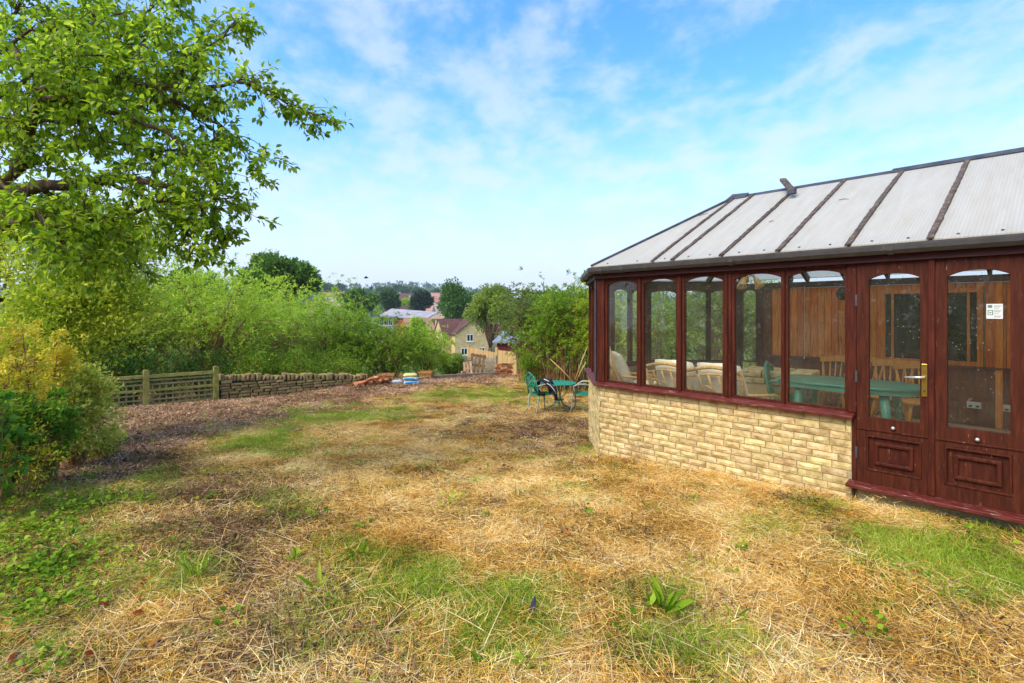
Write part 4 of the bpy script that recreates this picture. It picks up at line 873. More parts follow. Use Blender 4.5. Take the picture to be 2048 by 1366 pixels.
M['sleeper'] = surf('weathered_sleeper', [(120, 106, 84), (160, 146, 122)], 5, 0.9, 0.3, (1, 6, 6))
p0 = P(856, 757, 16.9); p1 = P(993, 749, 19.0); b = MB(); b.bar((0, 0, 0), p1 - p0, .09, .13); tag(b.build('timber_kerb', M['sleeper'], None, False, (p0.x, p0.y, gz(p0.x, p0.y) + .07)), 'long grey timber kerb along the far edge of the lawn', 'kerb')
p0 = P(826, 762, 15.9); p1 = P(858, 756, 16.8); b = MB(); b.bar((0, 0, 0), p1 - p0, .16, .05); tag(b.build('pale_board', M['whcloth'] if False else M['lath'], None, False, (p0.x, p0.y, gz(p0.x, p0.y) + .05)), 'pale short board lying between the sacks and the timber kerb', 'board')
# board fences at the bottom of the garden
M['grey_board'] = surf('grey_board', [(112, 104, 84), (146, 136, 112), (166, 158, 136)], 5, 0.9, 0.3, (1, 1, 6), rnd=0.1)
M['new_board'] = surf('golden_board', [(176, 140, 88), (198, 166, 112)], 4, 0.75, 0.2, (6, 6, .7), rnd=0.07)
def board_fence(p0, p1, z0, h0, h1, horiz, mat, label, name, n, bw):
    d = (p1 - p0); L_ = Vector((d.x, d.y, 0)).length; t = empty(name, (p0.x, p0.y, z0), math.atan2(d.y, d.x), label, 'fence')
    if horiz:
        for k in range(n): z = k * h0 / n; MB().bar((0, -.006 * (k % 2), z + h0 / n / 2), (L_, -.006 * (k % 2), z + h0 / n / 2), .016, h0 / n - .006).build('board', mat, t)
    else:
        for k in range(n):
            x = (k + .5) * L_ / n; h = h0 + (h1 - h0) * k / (n - 1); MB().box(x - L_ / n / 2 + .003, x + L_ / n / 2 - .003, -.01 - .008 * (k % 2), .004 - .008 * (k % 2), 0, h).build('board', mat, t)
        for z in (.35, min(h0, h1) - .25): MB().box(0, L_, .006, .05, z, z + .07).build('rail', mat, t)
    for x in (0, L_): MB().box(x - .045, x + .045, -.035, .055, -.3, max(h0, h1) + .06).build('post', M['grey_board'] if horiz else mat, t)
    return t
q0, q1 = P(921, 750, 21.5), P(991, 750, 20.8); zb = gz(q0.x, q0.y)
board_fence(q0, q1, zb, .86 - 0, .9, True, M['grey_board'], 'weathered grey panel of horizontal boards with pallets leaning on it', 'board_fence', 7, .12)
q0, q1 = P(937, 750, 23.5), P(993, 750, 22.5); zb = gz(q0.x, q0.y)
board_fence(q0, q1, zb, 1.26, 1.10, False, M['new_board'], 'new golden fence of upright boards rising behind the grey panel', 'board_fence', 11, .12)
q0, q1 = P(994, 750, 21.6), P(1032, 750, 21.0); zb = gz(q0.x, q0.y)
board_fence(q0, q1, zb, 1.06, 1.02, False, M['new_board'], 'golden fence of upright boards beside the stack of bricks', 'board_fence', 7, .12)
M['pallet'] = surf('pallet_wood', [(128, 104, 74), (168, 142, 106), (192, 170, 136)], 5, 0.9, 0.3, rnd=0.12)
def pallet(px, Y, W, H, lean, rz, roll, n, label, mat):
    x = (px - CX) / F * Y; t = empty('pallet', lie(x, Y), rz, label, 'pallet', 'pallets leaning on the grey fence'); t.rotation_euler = (-lean, roll, rz)
    for k in range(n): xx = -W / 2 + (k + .5) * W / n; MB().box(xx - .04, xx + .04, -.018, 0, .0, H).build('slat', mat, t)
    for z in (.06, H / 2, H - .06): MB().box(-W / 2, W / 2, .0005, .075, z - .045, z + .045).build('bearer', mat, t)
    for k in (0, n // 2, n - 1): xx = -W / 2 + (k + .5) * W / n; MB().box(xx - .04, xx + .04, .0755, .093, 0, H).build('slat', mat, t)
pallet(951, 20.1, .62, .86, .28, .1, .16, 4, 'brown pallet leaning against the grey fence panel, the larger of two', surf('brown_pallet_wood', [(96, 70, 46), (140, 110, 76)], 5, .9, .3, rnd=.12))
pallet(937, 19.5, .36, .55, .3, -.1, -.14, 3, 'small pale grey pallet leaning in front of the brown one', M['pallet'])
# shed with grey-blue roof and dark red boards beyond the fence
sh = empty('shed', (-.12, 29.0, gz(-.2, 29)), R(-14), 'dark red boarded shed with a flat grey-blue roof beyond the golden fence', 'shed')
zt = 1.65 - 62 / F * 29 - sh.location.z
M['shedred'] = surf('shed_red_board', [(84, 24, 26), (112, 40, 40)], 5, .7, .2, (1, 1, 5), rnd=.1)
M['felt'] = surf('blue_grey_felt', [(108, 116, 124), (138, 146, 152)], 5, .8, .2)
k = 0; z = 0
while z < zt - .02: MB().box(-.75, 1.9, -.02 - .004 * (k % 2), .0 - .004 * (k % 2), z, min(z + .135, zt)).build('board', M['shedred'], sh); z += .14; k += 1
MB().box(-.73, 1.88, .002, 2.2, 0, zt - .02).build('shed_body', M['shedred'], sh)
MB().add([(-.95, -.25, zt), (2.1, -.25, zt), (2.1, 2.4, zt + .35), (-.95, 2.4, zt + .35), (-.95, -.25, zt + .09), (2.1, -.25, zt + .09), (2.1, 2.4, zt + .44), (-.95, 2.4, zt + .44)], []) 
rf = MB(); rf.add([(-.95, -.25, zt), (2.1, -.25, zt), (2.1, 2.4, zt + .55), (-.95, 2.4, zt + .55), (-.95, -.25, zt + .09), (2.1, -.25, zt + .09), (2.1, 2.4, zt + .64), (-.95, 2.4, zt + .64)], [(3, 2, 1, 0), (4, 5, 6, 7), (0, 1, 5, 4), (1, 2, 6, 5), (2, 3, 7, 6), (3, 0, 4, 7)]); rf.build('roof', M['felt'], sh)
# pale building corner behind the left tree
pb = empty('pale_shed', (-12.6, 11.0, gz(-12.6, 11)), R(58), 'pale boarded building with a sloping white verge behind the left trees', 'shed')
M['paleb'] = surf('pale_board', [(186, 172, 158), (206, 196, 184)], 4, .8, .1, rnd=.04)
for k in range(20): MB().box(-2.5, 2.2, -.02 - .005 * (k % 2), 0 - .005 * (k % 2), k * .145, k * .145 + .14).build('board', M['paleb'], pb)
MB().box(-2.48, 2.18, .002, 3, 0, 2.9).build('shed_body', M['paleb'], pb)
rf = MB(); rf.bar((-2.9, -.15, 3.55), (2.7, -.15, 2.95), .3, .16); rf.build('verge', M['white'], pb)
rf = MB(); rf.add([(-2.9, -.3, 3.64), (2.7, -.3, 3.04), (2.7, 3.2, 3.04), (-2.9, 3.2, 3.64), (-2.9, -.3, 3.7), (2.7, -.3, 3.1), (2.7, 3.2, 3.1), (-2.9, 3.2, 3.7)], [(3, 2, 1, 0), (4, 5, 6, 7), (0, 1, 5, 4), (1, 2, 6, 5), (2, 3, 7, 6), (3, 0, 4, 7)]); rf.build('roof', M['felt'], pb)
# bird in the air
bd = empty('bird', P(732, 556, 40), .4, 'small dark bird flying above the distant hill', 'bird')
MB().tube([(-.16, 0, 0), (-.08, 0, .0), (0, 0, .02), (.09, 0, .03), (.15, 0, .04), (.19, 0, .035)], [.02, .045, .06, .05, .03, .006], 8).build('bird_body', M['black'], bd, True)
for s in (-1, 1):
    wv = MB(); wv.add([(.07, s * .03, .04), (-.06, s * .03, .03), (-.06, s * .16, .11), (.05, s * .17, .13), (-.08, s * .30, .06), (-.02, s * .31, .07), (.07, s * .03, .05), (-.06, s * .03, .037), (-.06, s * .16, .117), (.05, s * .17, .137), (-.08, s * .30, .064), (-.02, s * .31, .074)], [(0, 1, 2, 3), (3, 2, 4, 5), (6, 9, 8, 7), (9, 11, 10, 8), (0, 3, 9, 6), (3, 5, 11, 9), (5, 4, 10, 11), (4, 2, 8, 10), (2, 1, 7, 8)]); wv.build('wing', M['black'], bd)
# ------------------------------------------------------------------ terrain
M['soil'] = surf('garden_soil', [(52, 38, 22), (100, 74, 44), (156, 118, 66), (196, 156, 90)], 2.2, 0.95, 0.8, coord='World', detail=9, bscale=26, bdist=0.03, spec=0.05, nrough=0.72)
M['field'] = surf('field_grass', [(52, 70, 26), (92, 112, 46), (120, 130, 66)], 0.02, 0.95, 0.0, coord='World', detail=9, spec=0.05)
def sheet_ground(name, xs, ys, mat):
    X, Y = np.meshgrid(xs, ys); Z = ground_z(X, Y); n, m = X.shape
    v = np.stack([X, Y, Z], -1).reshape(-1, 3); i = np.arange(n * m).reshape(n, m)
    f = np.stack([i[:-1, :-1], i[:-1, 1:], i[1:, 1:], i[1:, :-1]], -1).reshape(-1, 4)
    o = link(name, np_mesh(name, v, f, mat, True)); o['kind'] = 'structure'; return o
def near_ground():
    xs = np.concatenate([np.linspace(-60, -14, 24)[:-1], np.linspace(-14, 12, 261)[:-1], np.linspace(12, 50, 20)])
    ys = np.concatenate([np.linspace(-30, 0, 16)[:-1], np.linspace(0, 20, 201)[:-1], np.linspace(20, 34, 29)])
    return sheet_ground('ground', xs, ys, M['soil'])
near_ground()
def far_ground():
    ys = np.concatenate([np.linspace(34, 160, 40)[:-1], np.geomspace(160, 1640, 60)]); ts = np.linspace(-1.9, 1.9, 90)
    T, Y = np.meshgrid(ts, ys); X = T * (Y + 20); Z = ground_z(X, Y); n, m = X.shape
    v = np.stack([X, Y, Z], -1).reshape(-1, 3); i = np.arange(n * m).reshape(n, m)
    f = np.stack([i[:-1, :-1], i[:-1, 1:], i[1:, 1:], i[1:, :-1]], -1).reshape(-1, 4)
    o = link('terrain', np_mesh('terrain', v, f, M['field'], True)); o['kind'] = 'structure'
far_ground()
# ------------------------------------------------------------------ houses in the valley
M['cotswold'] = surf('tan_stone_wall', [(176, 148, 98), (206, 180, 130)], 1.5, .9, .3, rnd=.05, bscale=8)
M['tile'] = surf('brown_roof_tile', [(70, 44, 38), (92, 60, 52), (110, 76, 66)], 1.2, .9, .4, (1, 1, 6), rnd=.1, bscale=6, bdist=.05)
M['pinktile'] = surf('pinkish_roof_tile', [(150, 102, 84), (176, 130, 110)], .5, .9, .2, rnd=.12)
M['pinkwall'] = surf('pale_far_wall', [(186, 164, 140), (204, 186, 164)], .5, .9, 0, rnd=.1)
M['orangewall'] = surf('orange_brick_wall', [(170, 96, 50), (196, 120, 70)], .8, .9, .2, rnd=.06)
M['wframe'] = surf('white_frame', [(214, 214, 210), (230, 230, 226)], 3, .5, 0)
M['palroof'] = surf('pale_grey_roof', [(140, 134, 134), (174, 168, 168)], .6, .7, 0)
def win(par, T, a, z, w_=1.2, h=1.2, proud=.05):
    o, i = [(a - w_ / 2, z), (a + w_ / 2, z), (a + w_ / 2, z + h), (a - w_ / 2, z + h)], [(a - w_ / 2 + .09, z + .09), (a + w_ / 2 - .09, z + .09), (a + w_ / 2 - .09, z + h - .09), (a - w_ / 2 + .09, z + h - .09)]
    f = MB(T); f.ring(o, i, -proud, .02); f.box(a - .05, a + .05, -proud * .9, .01, z + .09, z + h - .09); f.box(a - w_ / 2 - .08, a + w_ / 2 + .08, -proud * 2.4, -.002, z - .1, z); W_ = f.build('window', M['wframe'], par)
    MB(T).box(a - w_ / 2 + .05, a + w_ / 2 - .05, -.02, -.004, z + .05, z + h - .05).build('pane', M['darkglass'], W_)
def gable_house(name, loc, rz, Lx, Dy, he, hr, wall, roof, label, cat='house', wins=(), end_wins=(), chim=True, group=None, over=.25, th=.15):
    """ridge along local x; front wall y = 0"""
    t = empty(name, loc, rz, label, cat, group)
    b = MB(); b.prism([(0, -3), (Dy, -3), (Dy, he), (Dy / 2, he + hr), (0, he)], 0, Lx, 'yz'); b.build('wall', wall, t)
    sl = hr / (Dy / 2); r = MB(); e = over
    r.prism([(-e, he - e * sl + .02), (Dy / 2, he + hr + .02), (Dy + e, he - e * sl + .02), (Dy + e, he - e * sl + th), (Dy / 2, he + hr + th), (-e, he - e * sl + th)], -e * .6, Lx + e * .6, 'yz'); R_ = r.build('roof', roof, t)
    if chim: MB().box(Lx * .62, Lx * .62 + .7, Dy / 2 - .35, Dy / 2 + .35, he + hr - .3, he + hr + 1.1).build('chimney', wall, R_)
    for a, z in wins: win(t, lambda p, q, s: (p, q, s), a, z)
    for a, z in end_wins: win(t, lambda p, q, s: (q, Dy - p, s), a, z)
    return t
# stone house with a front wing
hb = P(900, 668, 88); zf = -6.9
H = gable_house('stone_house', (hb.x - 1.2, 88, zf), R(22), 17, 6.0, 1.65 - 44 / F * 88 - zf, 2.4, M['cotswold'], M['tile'], 'tan stone house with a brown tiled roof and a gabled front wing', 'house', chim=False)
he = 1.65 - 44 / F * 88 - zf
wg = MB(lambda a, b, z: (b, a, z)); Wx0, Wx1 = 1.5, 7.7; mid = (Wx0 + Wx1) / 2
g = MB(); g.prism([(Wx0, -3), (Wx1, -3), (Wx1, he), (mid, he + 2.35), (Wx0, he)], -2.2, .05, 'xz'); g.build('gable_wing', M['cotswold'], H)
r = MB(); sl = 2.35 / (mid - Wx0); r.prism([(Wx0 - .25, he - .25 * sl + .02), (mid, he + 2.37), (Wx1 + .25, he - .25 * sl + .02), (Wx1 + .25, he - .25 * sl + .17), (mid, he + 2.52), (Wx0 - .25, he - .25 * sl + .17)], -2.4, 2.8, 'xz'); r.build('wing_roof', M['tile'], H)
TW = lambda p, q, s: (p, q - 2.2, s)
win(H, TW, mid - .5, 3.6, 1.15, 1.2); win(H, TW, mid - 1.5, 1.35, 1.1, 1.15); win(H, TW, mid + 1.6, 1.35, 1.1, 1.15); win(H, lambda p, q, s: (p, q, s), 11, 3.6, 1.1, 1.2)
hp = P(985, 668, 97); gable_house('stone_house', (hp.x, 97, -7.0), R(4), 8, 6.5, 1.65 - 42 / F * 97 + 7.0, 2.5, M['cotswold'], M['tile'], 'tan stone house whose brown roof shows above the blue-grey shed', wins=((2.2, 2.0), (5.4, 2.0)), chim=False)
# low building with pale roof, brick annex, brown-roofed hall
hp = P(757, 640, 135); t = empty('low_building', (hp.x, 135, -7.5), R(-12), 'low flat-roofed building with a pale roof and orange brick walls in the valley', 'building')
zr = 1.65 - 9 / F * 135 + 7.5
MB().box(0, 4.2, 0, 8, 0, zr - .3).build('wall', M['pinkwall'], t); MB().box(4.2, 12.5, .6, 8, 0, zr - .9).build('brick_wall', M['orangewall'], t)
MB().box(-1.0, 5.0, -.8, 8.6, zr - .3, zr).build('roof', M['felt'], t)
r = MB(); r.add([(-.5, 1, zr), (13, 0, zr - .85), (13, 9, zr + .9), (-.5, 9, zr + 1.9), (-.5, 1, zr + .25), (13, 0, zr - .6), (13, 9, zr + 1.15), (-.5, 9, zr + 2.15)], [(3, 2, 1, 0), (4, 5, 6, 7), (0, 1, 5, 4), (1, 2, 6, 5), (2, 3, 7, 6), (3, 0, 4, 7)]); r.build('roof', M['palroof'], t)
for a in (.9, 2.2, 3.4): win(t, lambda p, q, s: (p, q, s), a, zr - 2.3, 1.0, 1.6)
hp = P(845, 640, 118); gable_house('brick_house', (hp.x - 3.2, 118, -7.2), R(30), 6.5, 7, 1.65 - 36 / F * 118 + 7.2, 2.6, M['orangewall'], M['pinktile'], 'orange brick house with a tiled roof left of the stone house', chim=False)
hp = P(840, 640, 150); gable_house('tan_hall', (hp.x - 1, 150, -7.2), R(3), 8.5, 9, 1.65 - 14 / F * 150 + 7.2, 1.6, M['pinkwall'], surf('tan_roof', [(150, 124, 96), (170, 146, 118)], .5, .9, .1), 'low tan-roofed hall among trees behind the stone house', chim=False)
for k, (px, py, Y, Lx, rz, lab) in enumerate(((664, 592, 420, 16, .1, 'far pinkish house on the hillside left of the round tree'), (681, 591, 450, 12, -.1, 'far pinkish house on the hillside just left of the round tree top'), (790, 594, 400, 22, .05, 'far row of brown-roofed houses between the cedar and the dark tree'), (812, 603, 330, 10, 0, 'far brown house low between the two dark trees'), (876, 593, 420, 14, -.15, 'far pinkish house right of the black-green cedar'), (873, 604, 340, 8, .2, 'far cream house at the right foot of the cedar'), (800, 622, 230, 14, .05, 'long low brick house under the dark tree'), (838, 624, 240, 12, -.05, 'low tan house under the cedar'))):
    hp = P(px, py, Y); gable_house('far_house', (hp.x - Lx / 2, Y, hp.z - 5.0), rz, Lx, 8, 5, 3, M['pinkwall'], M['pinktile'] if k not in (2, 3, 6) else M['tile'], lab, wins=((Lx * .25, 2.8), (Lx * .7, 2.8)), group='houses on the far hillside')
# ------------------------------------------------------------------ plants
M['bark'] = surf('bark', [(58, 42, 30), (96, 72, 52), (128, 102, 76)], 9, 0.95, 0.8, (3, 3, .8), bdist=.03)
M['twig'] = surf('brown_twigs', [(100, 72, 42), (148, 112, 68), (182, 146, 98)], 6, 0.95, 0.2)
LM = {
 'pear': leafmat('pear_leaf', [(70, 106, 15), (134, 168, 30), (188, 206, 68)], .55, .42, spec=.25),
 'willow': leafmat('willow_leaf', [(106, 140, 26), (160, 190, 48), (202, 216, 98)], .55),
 'bush': leafmat('bush_leaf', [(66, 98, 18), (120, 154, 32), (174, 192, 68)], .5),
 'olive': leafmat('olive_leaf', [(74, 94, 36), (112, 130, 54), (152, 162, 84)], .4),
 'oak': leafmat('oak_leaf', [(48, 82, 24), (78, 116, 34), (112, 148, 50)], .35),
 'dark': leafmat('dark_leaf', [(46, 82, 24), (72, 110, 32), (100, 136, 46)], .3),
 'cedar': leafmat('cedar_needle', [(36, 52, 34), (54, 72, 44), (76, 92, 56)], .15),
 'birch': leafmat('birch_leaf', [(92, 116, 36), (130, 152, 50), (164, 178, 80)], .45),
 'gold': leafmat('golden_leaf', [(160, 158, 22), (216, 204, 48), (242, 228, 108)], .4),
 'varieg': leafmat('variegated_leaf', [(130, 152, 40), (192, 198, 78), (238, 228, 142)], .55),
 'yel': leafmat('yellowgreen_leaf', [(106, 136, 20), (164, 184, 40), (210, 212, 84)], .5),
 'glossy': leafmat('glossy_leaf', [(52, 98, 16), (92, 140, 26), (150, 186, 56)], .45, .35, spec=.35),
 'maple': leafmat('maple_leaf', [(54, 104, 24), (88, 140, 36), (130, 170, 60)], .45, .4),
 'copper': leafmat('copper_leaf', [(58, 24, 22), (88, 38, 30), (120, 58, 40)], .35),
 'hill': leafmat('hill_leaf', [(48, 78, 36), (72, 102, 46), (96, 122, 60)], .2),
}
def unit(v): return v / np.maximum(np.linalg.norm(v, axis=-1, keepdims=True), 1e-9)
def leaves_mesh(name, pos, d, nrm, Ln, Wd, mat, tint, style=0):
    n = len(pos); d = unit(d); s = unit(np.cross(d, nrm)); u = np.cross(s, d)
    Ln = np.broadcast_to(Ln, (n,))[:, None]; Wd = np.broadcast_to(Wd, (n,))[:, None]
    if style == 0:
        v = np.stack([pos, pos + d * Ln * .45 + s * Wd * .5 + u * Wd * .18, pos + d * Ln, pos + d * Ln * .45 - s * Wd * .5 + u * Wd * .18], 1)
        f = np.array([[0, 1, 2], [0, 2, 3]]); k = 4
    else:
        m1 = pos + d * Ln * .35; m2 = pos + d * Ln * .72 - u * Ln * .05
        v = np.stack([pos, m1 + s * Wd * .5 + u * Wd * .2, m2 + s * Wd * .36 + u * Wd * .12, pos + d * Ln - u * Ln * .17, m2 - s * Wd * .36 + u * Wd * .12, m1 - s * Wd * .5 + u * Wd * .2, m1, m2], 1)
        f = np.array([[0, 1, 6], [0, 6, 5], [6, 1, 2], [6, 2, 7], [6, 7, 4], [6, 4, 5], [7, 2, 3], [7, 3, 4]]); k = 8
    fc = (np.arange(n)[:, None, None] * k + f[None]).reshape(-1, 3)
    return np_mesh(name, v.reshape(-1, 3), fc, mat, style == 1, np.repeat(tint, k))
def crown_points(g, c, rad, n, lobes, lobe_r=.42, shell=.55, flat_bottom=0.0):
    """clumps of leaves over an uneven ellipsoid; returns positions, outward directions, clump id"""
    c = np.array(c); rad = np.array(rad)
    q = unit(g.normal(size=(lobes, 3))); q[:, 2] = np.where(q[:, 2] < -.35, -q[:, 2] * .6, q[:, 2])
    rr = g.uniform(shell, .95, (lobes, 1)); lc = c + q * rr * rad * (1 - lobe_r * .55)
    lr = lobe_r * g.uniform(.55, 1.15, lobes)
    w = lr ** 2; idx = g.choice(lobes, n, p=w / w.sum())
    dd = unit(g.normal(size=(n, 3))); r = g.uniform(0, 1, n) ** .45
    pos = lc[idx] + dd * (r * lr[idx])[:, None] * rad
    out = unit((pos - c) / rad + .8 * dd)
    if flat_bottom: pos[:, 2] = np.maximum(pos[:, 2], c[2] - rad[2] * flat_bottom + g.uniform(0, .15, n) * rad[2])
    return pos, out, idx, lc
def wood(g, base, lc, r0, nsub=0, sides=6, curve=.25, fork=.35):
    b = MB(); base = np.array(base, float); top = lc.mean(0); f = base + (top - base) * fork + g.normal(size=3) * .05
    pts = [base, base * .55 + f * .45 + g.normal(size=3) * r0 * .5, f]
    b.tube([Vector(p) for p in pts], [r0 * 1.25, r0, r0 * .85], sides + 2)
    for e in lc:
        m = f * .5 + e * .5 + g.normal(size=3) * np.linalg.norm(e - f) * curve * .3 + np.array([0, 0, np.linalg.norm(e - f) * .08])
        rr = r0 * g.uniform(.28, .5); b.tube([Vector(f), Vector(f * .75 + m * .25), Vector(m), Vector(e)], [rr, rr * .85, rr * .6, rr * .2], sides - 1)
        for _ in range(nsub):
            s = m + (e - m) * g.uniform(0, .9); e2 = s + unit(g.normal(size=3) + (e - base) * .3) * np.linalg.norm(e - f) * g.uniform(.3, .55)
            b.tube([Vector(s), Vector((s + e2) / 2 + g.normal(size=3) * .02), Vector(e2)], [rr * .4, rr * .28, rr * .1], 4)
    return b
def tree(name, x, y, h_c, rad, n, leaf, lm, label, r0=.15, lobes=24, seed=0, group=None, lobe_r=.42, zb=None, cat='tree', style=0, nsub=1, droop=0.0, wl=.5, shell=.55, bark='bark', crownname='crown'):
    g = np.random.default_rng(100 + seed); z0 = gz(x, y) if zb is None else zb
    t = empty(name, (x, y, z0), 0, label, cat, group)
    c = np.array((0, 0, h_c)); pos, out, idx, lc = crown_points(g, c, rad, n, lobes, lobe_r, shell)
    wood(g, (0, 0, -.1), lc[: min(len(lc), 16)], r0, nsub if leaf < .2 else 0).build('trunk', M[bark], t, True)
    d = out + g.normal(size=(n, 3)) * .7 + np.array((0, 0, -droop)); nr = out * .5 + g.normal(size=(n, 3)) * .6 + np.array((0, 0, .7))
    tint = np.clip(.5 + .22 * g.normal(size=n) + .24 * (g.random(lobes)[idx] - .5), 0, 1)
    Ln = leaf * g.uniform(.6, 1.25, n)
    o = link(crownname, leaves_mesh(crownname, pos, d, nr, Ln, Ln * wl, LM[lm], tint, style), t); o['kind'] = 'stuff'
    return t
def shrub(name, x, y, h, rx, ry, n, leaf, lm, label, seed=0, stems=26, spread=.9, top=.42, lm2=None, group=None, twigs=160, bare=.35, wl=.35, cat='shrub', droop=.2, zb=None, stem_r=.022, lean=0.0, foot=.10, twmat='twig', style=0, sprays=0.0):
    """many-stemmed shrub: bare twiggy lower part, feathery sprays of small leaves above and around"""
    g = np.random.default_rng(500 + seed); z0 = gz(x, y) if zb is None else zb
    t = empty(name, (x, y, z0), 0, label, cat, group); hs = min(h, 2.3 * rx)
    b = MB(); tips = []; mids = []
    for k in range(stems):
        a = g.uniform(0, 2 * math.pi); q = g.uniform(.15, 1) ** .6
        e = np.array((math.cos(a) * rx * q * spread + lean * h, math.sin(a) * ry * q * spread, h * g.uniform(.62, .97) * (1 - .30 * q * q)))
        s = np.array((math.cos(a) * rx * foot * q, math.sin(a) * ry * foot * q, -.1)); m = s * .45 + e * .55 + np.array((-(e[0] - s[0]) * .18, -(e[1] - s[1]) * .18, h * .06)) + g.normal(size=3) * h * .03
        rr = stem_r * g.uniform(.6, 1.3); b.tube([Vector(s), Vector(s * .55 + m * .45 + g.normal(size=3) * .03), Vector(m), Vector(e)], [rr * 1.3, rr, rr * .7, rr * .25], 5)
        tips.append(e); mids.append(m)
    tips = np.array(tips); mids = np.array(mids)
    for k in range(twigs):
        i = g.integers(stems); f = g.uniform(0, 1); p = mids[i] * (1 - f) + tips[i] * f if g.random() > bare else mids[i] * g.uniform(.35, 1)
        e = p + unit(g.normal(size=3) * np.array((1, 1, .7)) + np.array((p[0] / rx, p[1] / ry, .35)) * .7) * hs * g.uniform(.10, .26)
        b.tube([Vector(p), Vector((p + e) / 2 + g.normal(size=3) * .03), Vector(e)], [.008, .006, .0025], 3); tips = np.vstack([tips, e[None]])
    b.build('stems', M[twmat], t)
    # leaves on sprays round the tips, thinning to the bottom
    hi = tips[tips[:, 2] > h * (top - .2)]
    w = np.clip((hi[:, 2] / h - (top - .25)), .02, 1); i = g.choice(len(hi), n, p=w / w.sum())
    sp = hs * .13; off = g.normal(size=(n, 3)) * np.array((sp, sp, sp * .8)) * g.uniform(.3, 1, (n, 1))
    if sprays:
        # feathery: leaves strung along short arching shoots
        ns = max(1, n // 22); si = g.choice(len(hi), ns, p=w / w.sum()); so = hi[si] + g.normal(size=(ns, 3)) * sp * .8
        sd = unit(np.stack([so[:, 0] / rx, so[:, 1] / ry, np.full(ns, .28)], -1) + g.normal(size=(ns, 3)) * .5); sl = hs * sprays * g.uniform(.5, 1.2, ns)
        j = np.repeat(np.arange(ns), 22)[:n]; j = np.concatenate([j, g.integers(0, ns, n - len(j))]); f = g.uniform(0, 1, n)
        pos = so[j] + sd[j] * (f * sl[j])[:, None] - np.array((0, 0, 1)) * (f ** 2 * sl[j] * .5)[:, None] + g.normal(size=(n, 3)) * .02
        d = sd[j] + g.normal(size=(n, 3)) * .6; lob = g.random(ns)[j]
    else:
        pos = hi[i] + off; d = unit(pos - np.array((0, 0, h * .4))) + g.normal(size=(n, 3)) * .8; lob = g.random(len(hi))[i]
    pos[:, 2] = np.maximum(pos[:, 2], .04 * h); nr = g.normal(size=(n, 3)) * .6 + np.array((0, 0, .8)); d = d - np.array((0, 0, droop))
    tint = np.clip(.5 + .2 * g.normal(size=n) + .3 * (lob - .5), 0, 1); Ln = leaf * g.uniform(.6, 1.3, n)
    k = n
    if lm2:
        m = g.random(n) < .5; 
        for sel, q in ((m, lm), (~m, lm2)):
            o = link('foliage', leaves_mesh('foliage', pos[sel], d[sel], nr[sel], Ln[sel], Ln[sel] * wl, LM[q], tint[sel], style), t); o['kind'] = 'stuff'
    else:
        o = link('foliage', leaves_mesh('foliage', pos, d, nr, Ln, Ln * wl, LM[lm], tint, style), t); o['kind'] = 'stuff'
    return t
def X_(px, Y): return (px - CX) / F * Y
def top_h(py, x, y): return CZ - (py - HY) / F * y - gz(x, y)
def tr(name, px, Y, ptop, pbot, wpx, n, leaf, lm, label, **k):
    """tree whose crown covers the photo rows ptop..pbot and is wpx wide"""
    x = X_(px, Y); z0 = gz(x, Y); zt = CZ - (ptop - HY) / F * Y; zb_ = CZ - (pbot - HY) / F * Y; rz_ = (zt - zb_) / 2; rx = wpx / 2 / F * Y
    return tree(name, x, Y, (zt + zb_) / 2 - z0, (rx, rx * .9, rz_), n, leaf, lm, label, **k)
def sh_(px, Y, ptop, wpx, n, leaf, lm, label, depth=None, name='shrub', **k):
    x = X_(px, Y); rx = wpx / 2 / F * Y
    return shrub(name, x, Y, top_h(ptop - (22 if Y > 12.9 and not 640 < px < 920 else 0), x, Y), rx, depth or rx, n, leaf, lm, label, **k)
# --- far and middle trees
tr('oak_tree', 556, 42, 498, 640, 196, 15000, .36, 'oak', 'tall dark green oak rising above the light shrubs, right of the pear tree tip', seed=1, r0=.35, lobes=26, lobe_r=.33, shell=.4)
tr('oak_tree', 385, 47, 526, 640, 135, 9000, .40, 'oak', 'dark green tree half hidden behind the light feathery shrub', seed=2, r0=.35, lobes=22, lobe_r=.34, shell=.4)
tr('round_tree', 910, 100, 562, 676, 96, 10000, .55, 'dark', 'large dark round tree behind the stone house', seed=3, r0=.4, lobes=26)
tr('birch_tree', 978, 48, 556, 700, 112, 12000, .30, 'birch', 'pale feathery tree in front of the stone house', seed=4, r0=.22, lobes=36, lobe_r=.32, droop=.6, wl=.35)
tr('cedar_tree', 846, 165, 582, 636, 54, 5000, 1.1, 'cedar', 'black-green cedar in the middle distance', seed=5, r0=.5, lobes=18)
tr('round_tree', 722, 128, 580, 640, 66, 6000, .85, 'oak', 'round green tree left of the pale-roofed building', seed=6, r0=.4, lobes=22)
tr('pine_tree', 776, 155, 574, 630, 48, 5000, 1.0, 'hill', 'dark green tree behind the pale-roofed building', seed=7, r0=.5, lobes=18)
tr('bright_bush', 812, 190, 598, 616, 26, 1500, 1.0, 'willow', 'small bright green bush between the dark tree and the cedar', seed=8, r0=.2, lobes=9)
tr('round_tree', 836, 62, 634, 700, 50, 3500, .36, 'willow', 'light green tree in front of the tan-roofed hall', seed=9, r0=.15, lobes=22, lobe_r=.3, shell=.35, droop=.4)
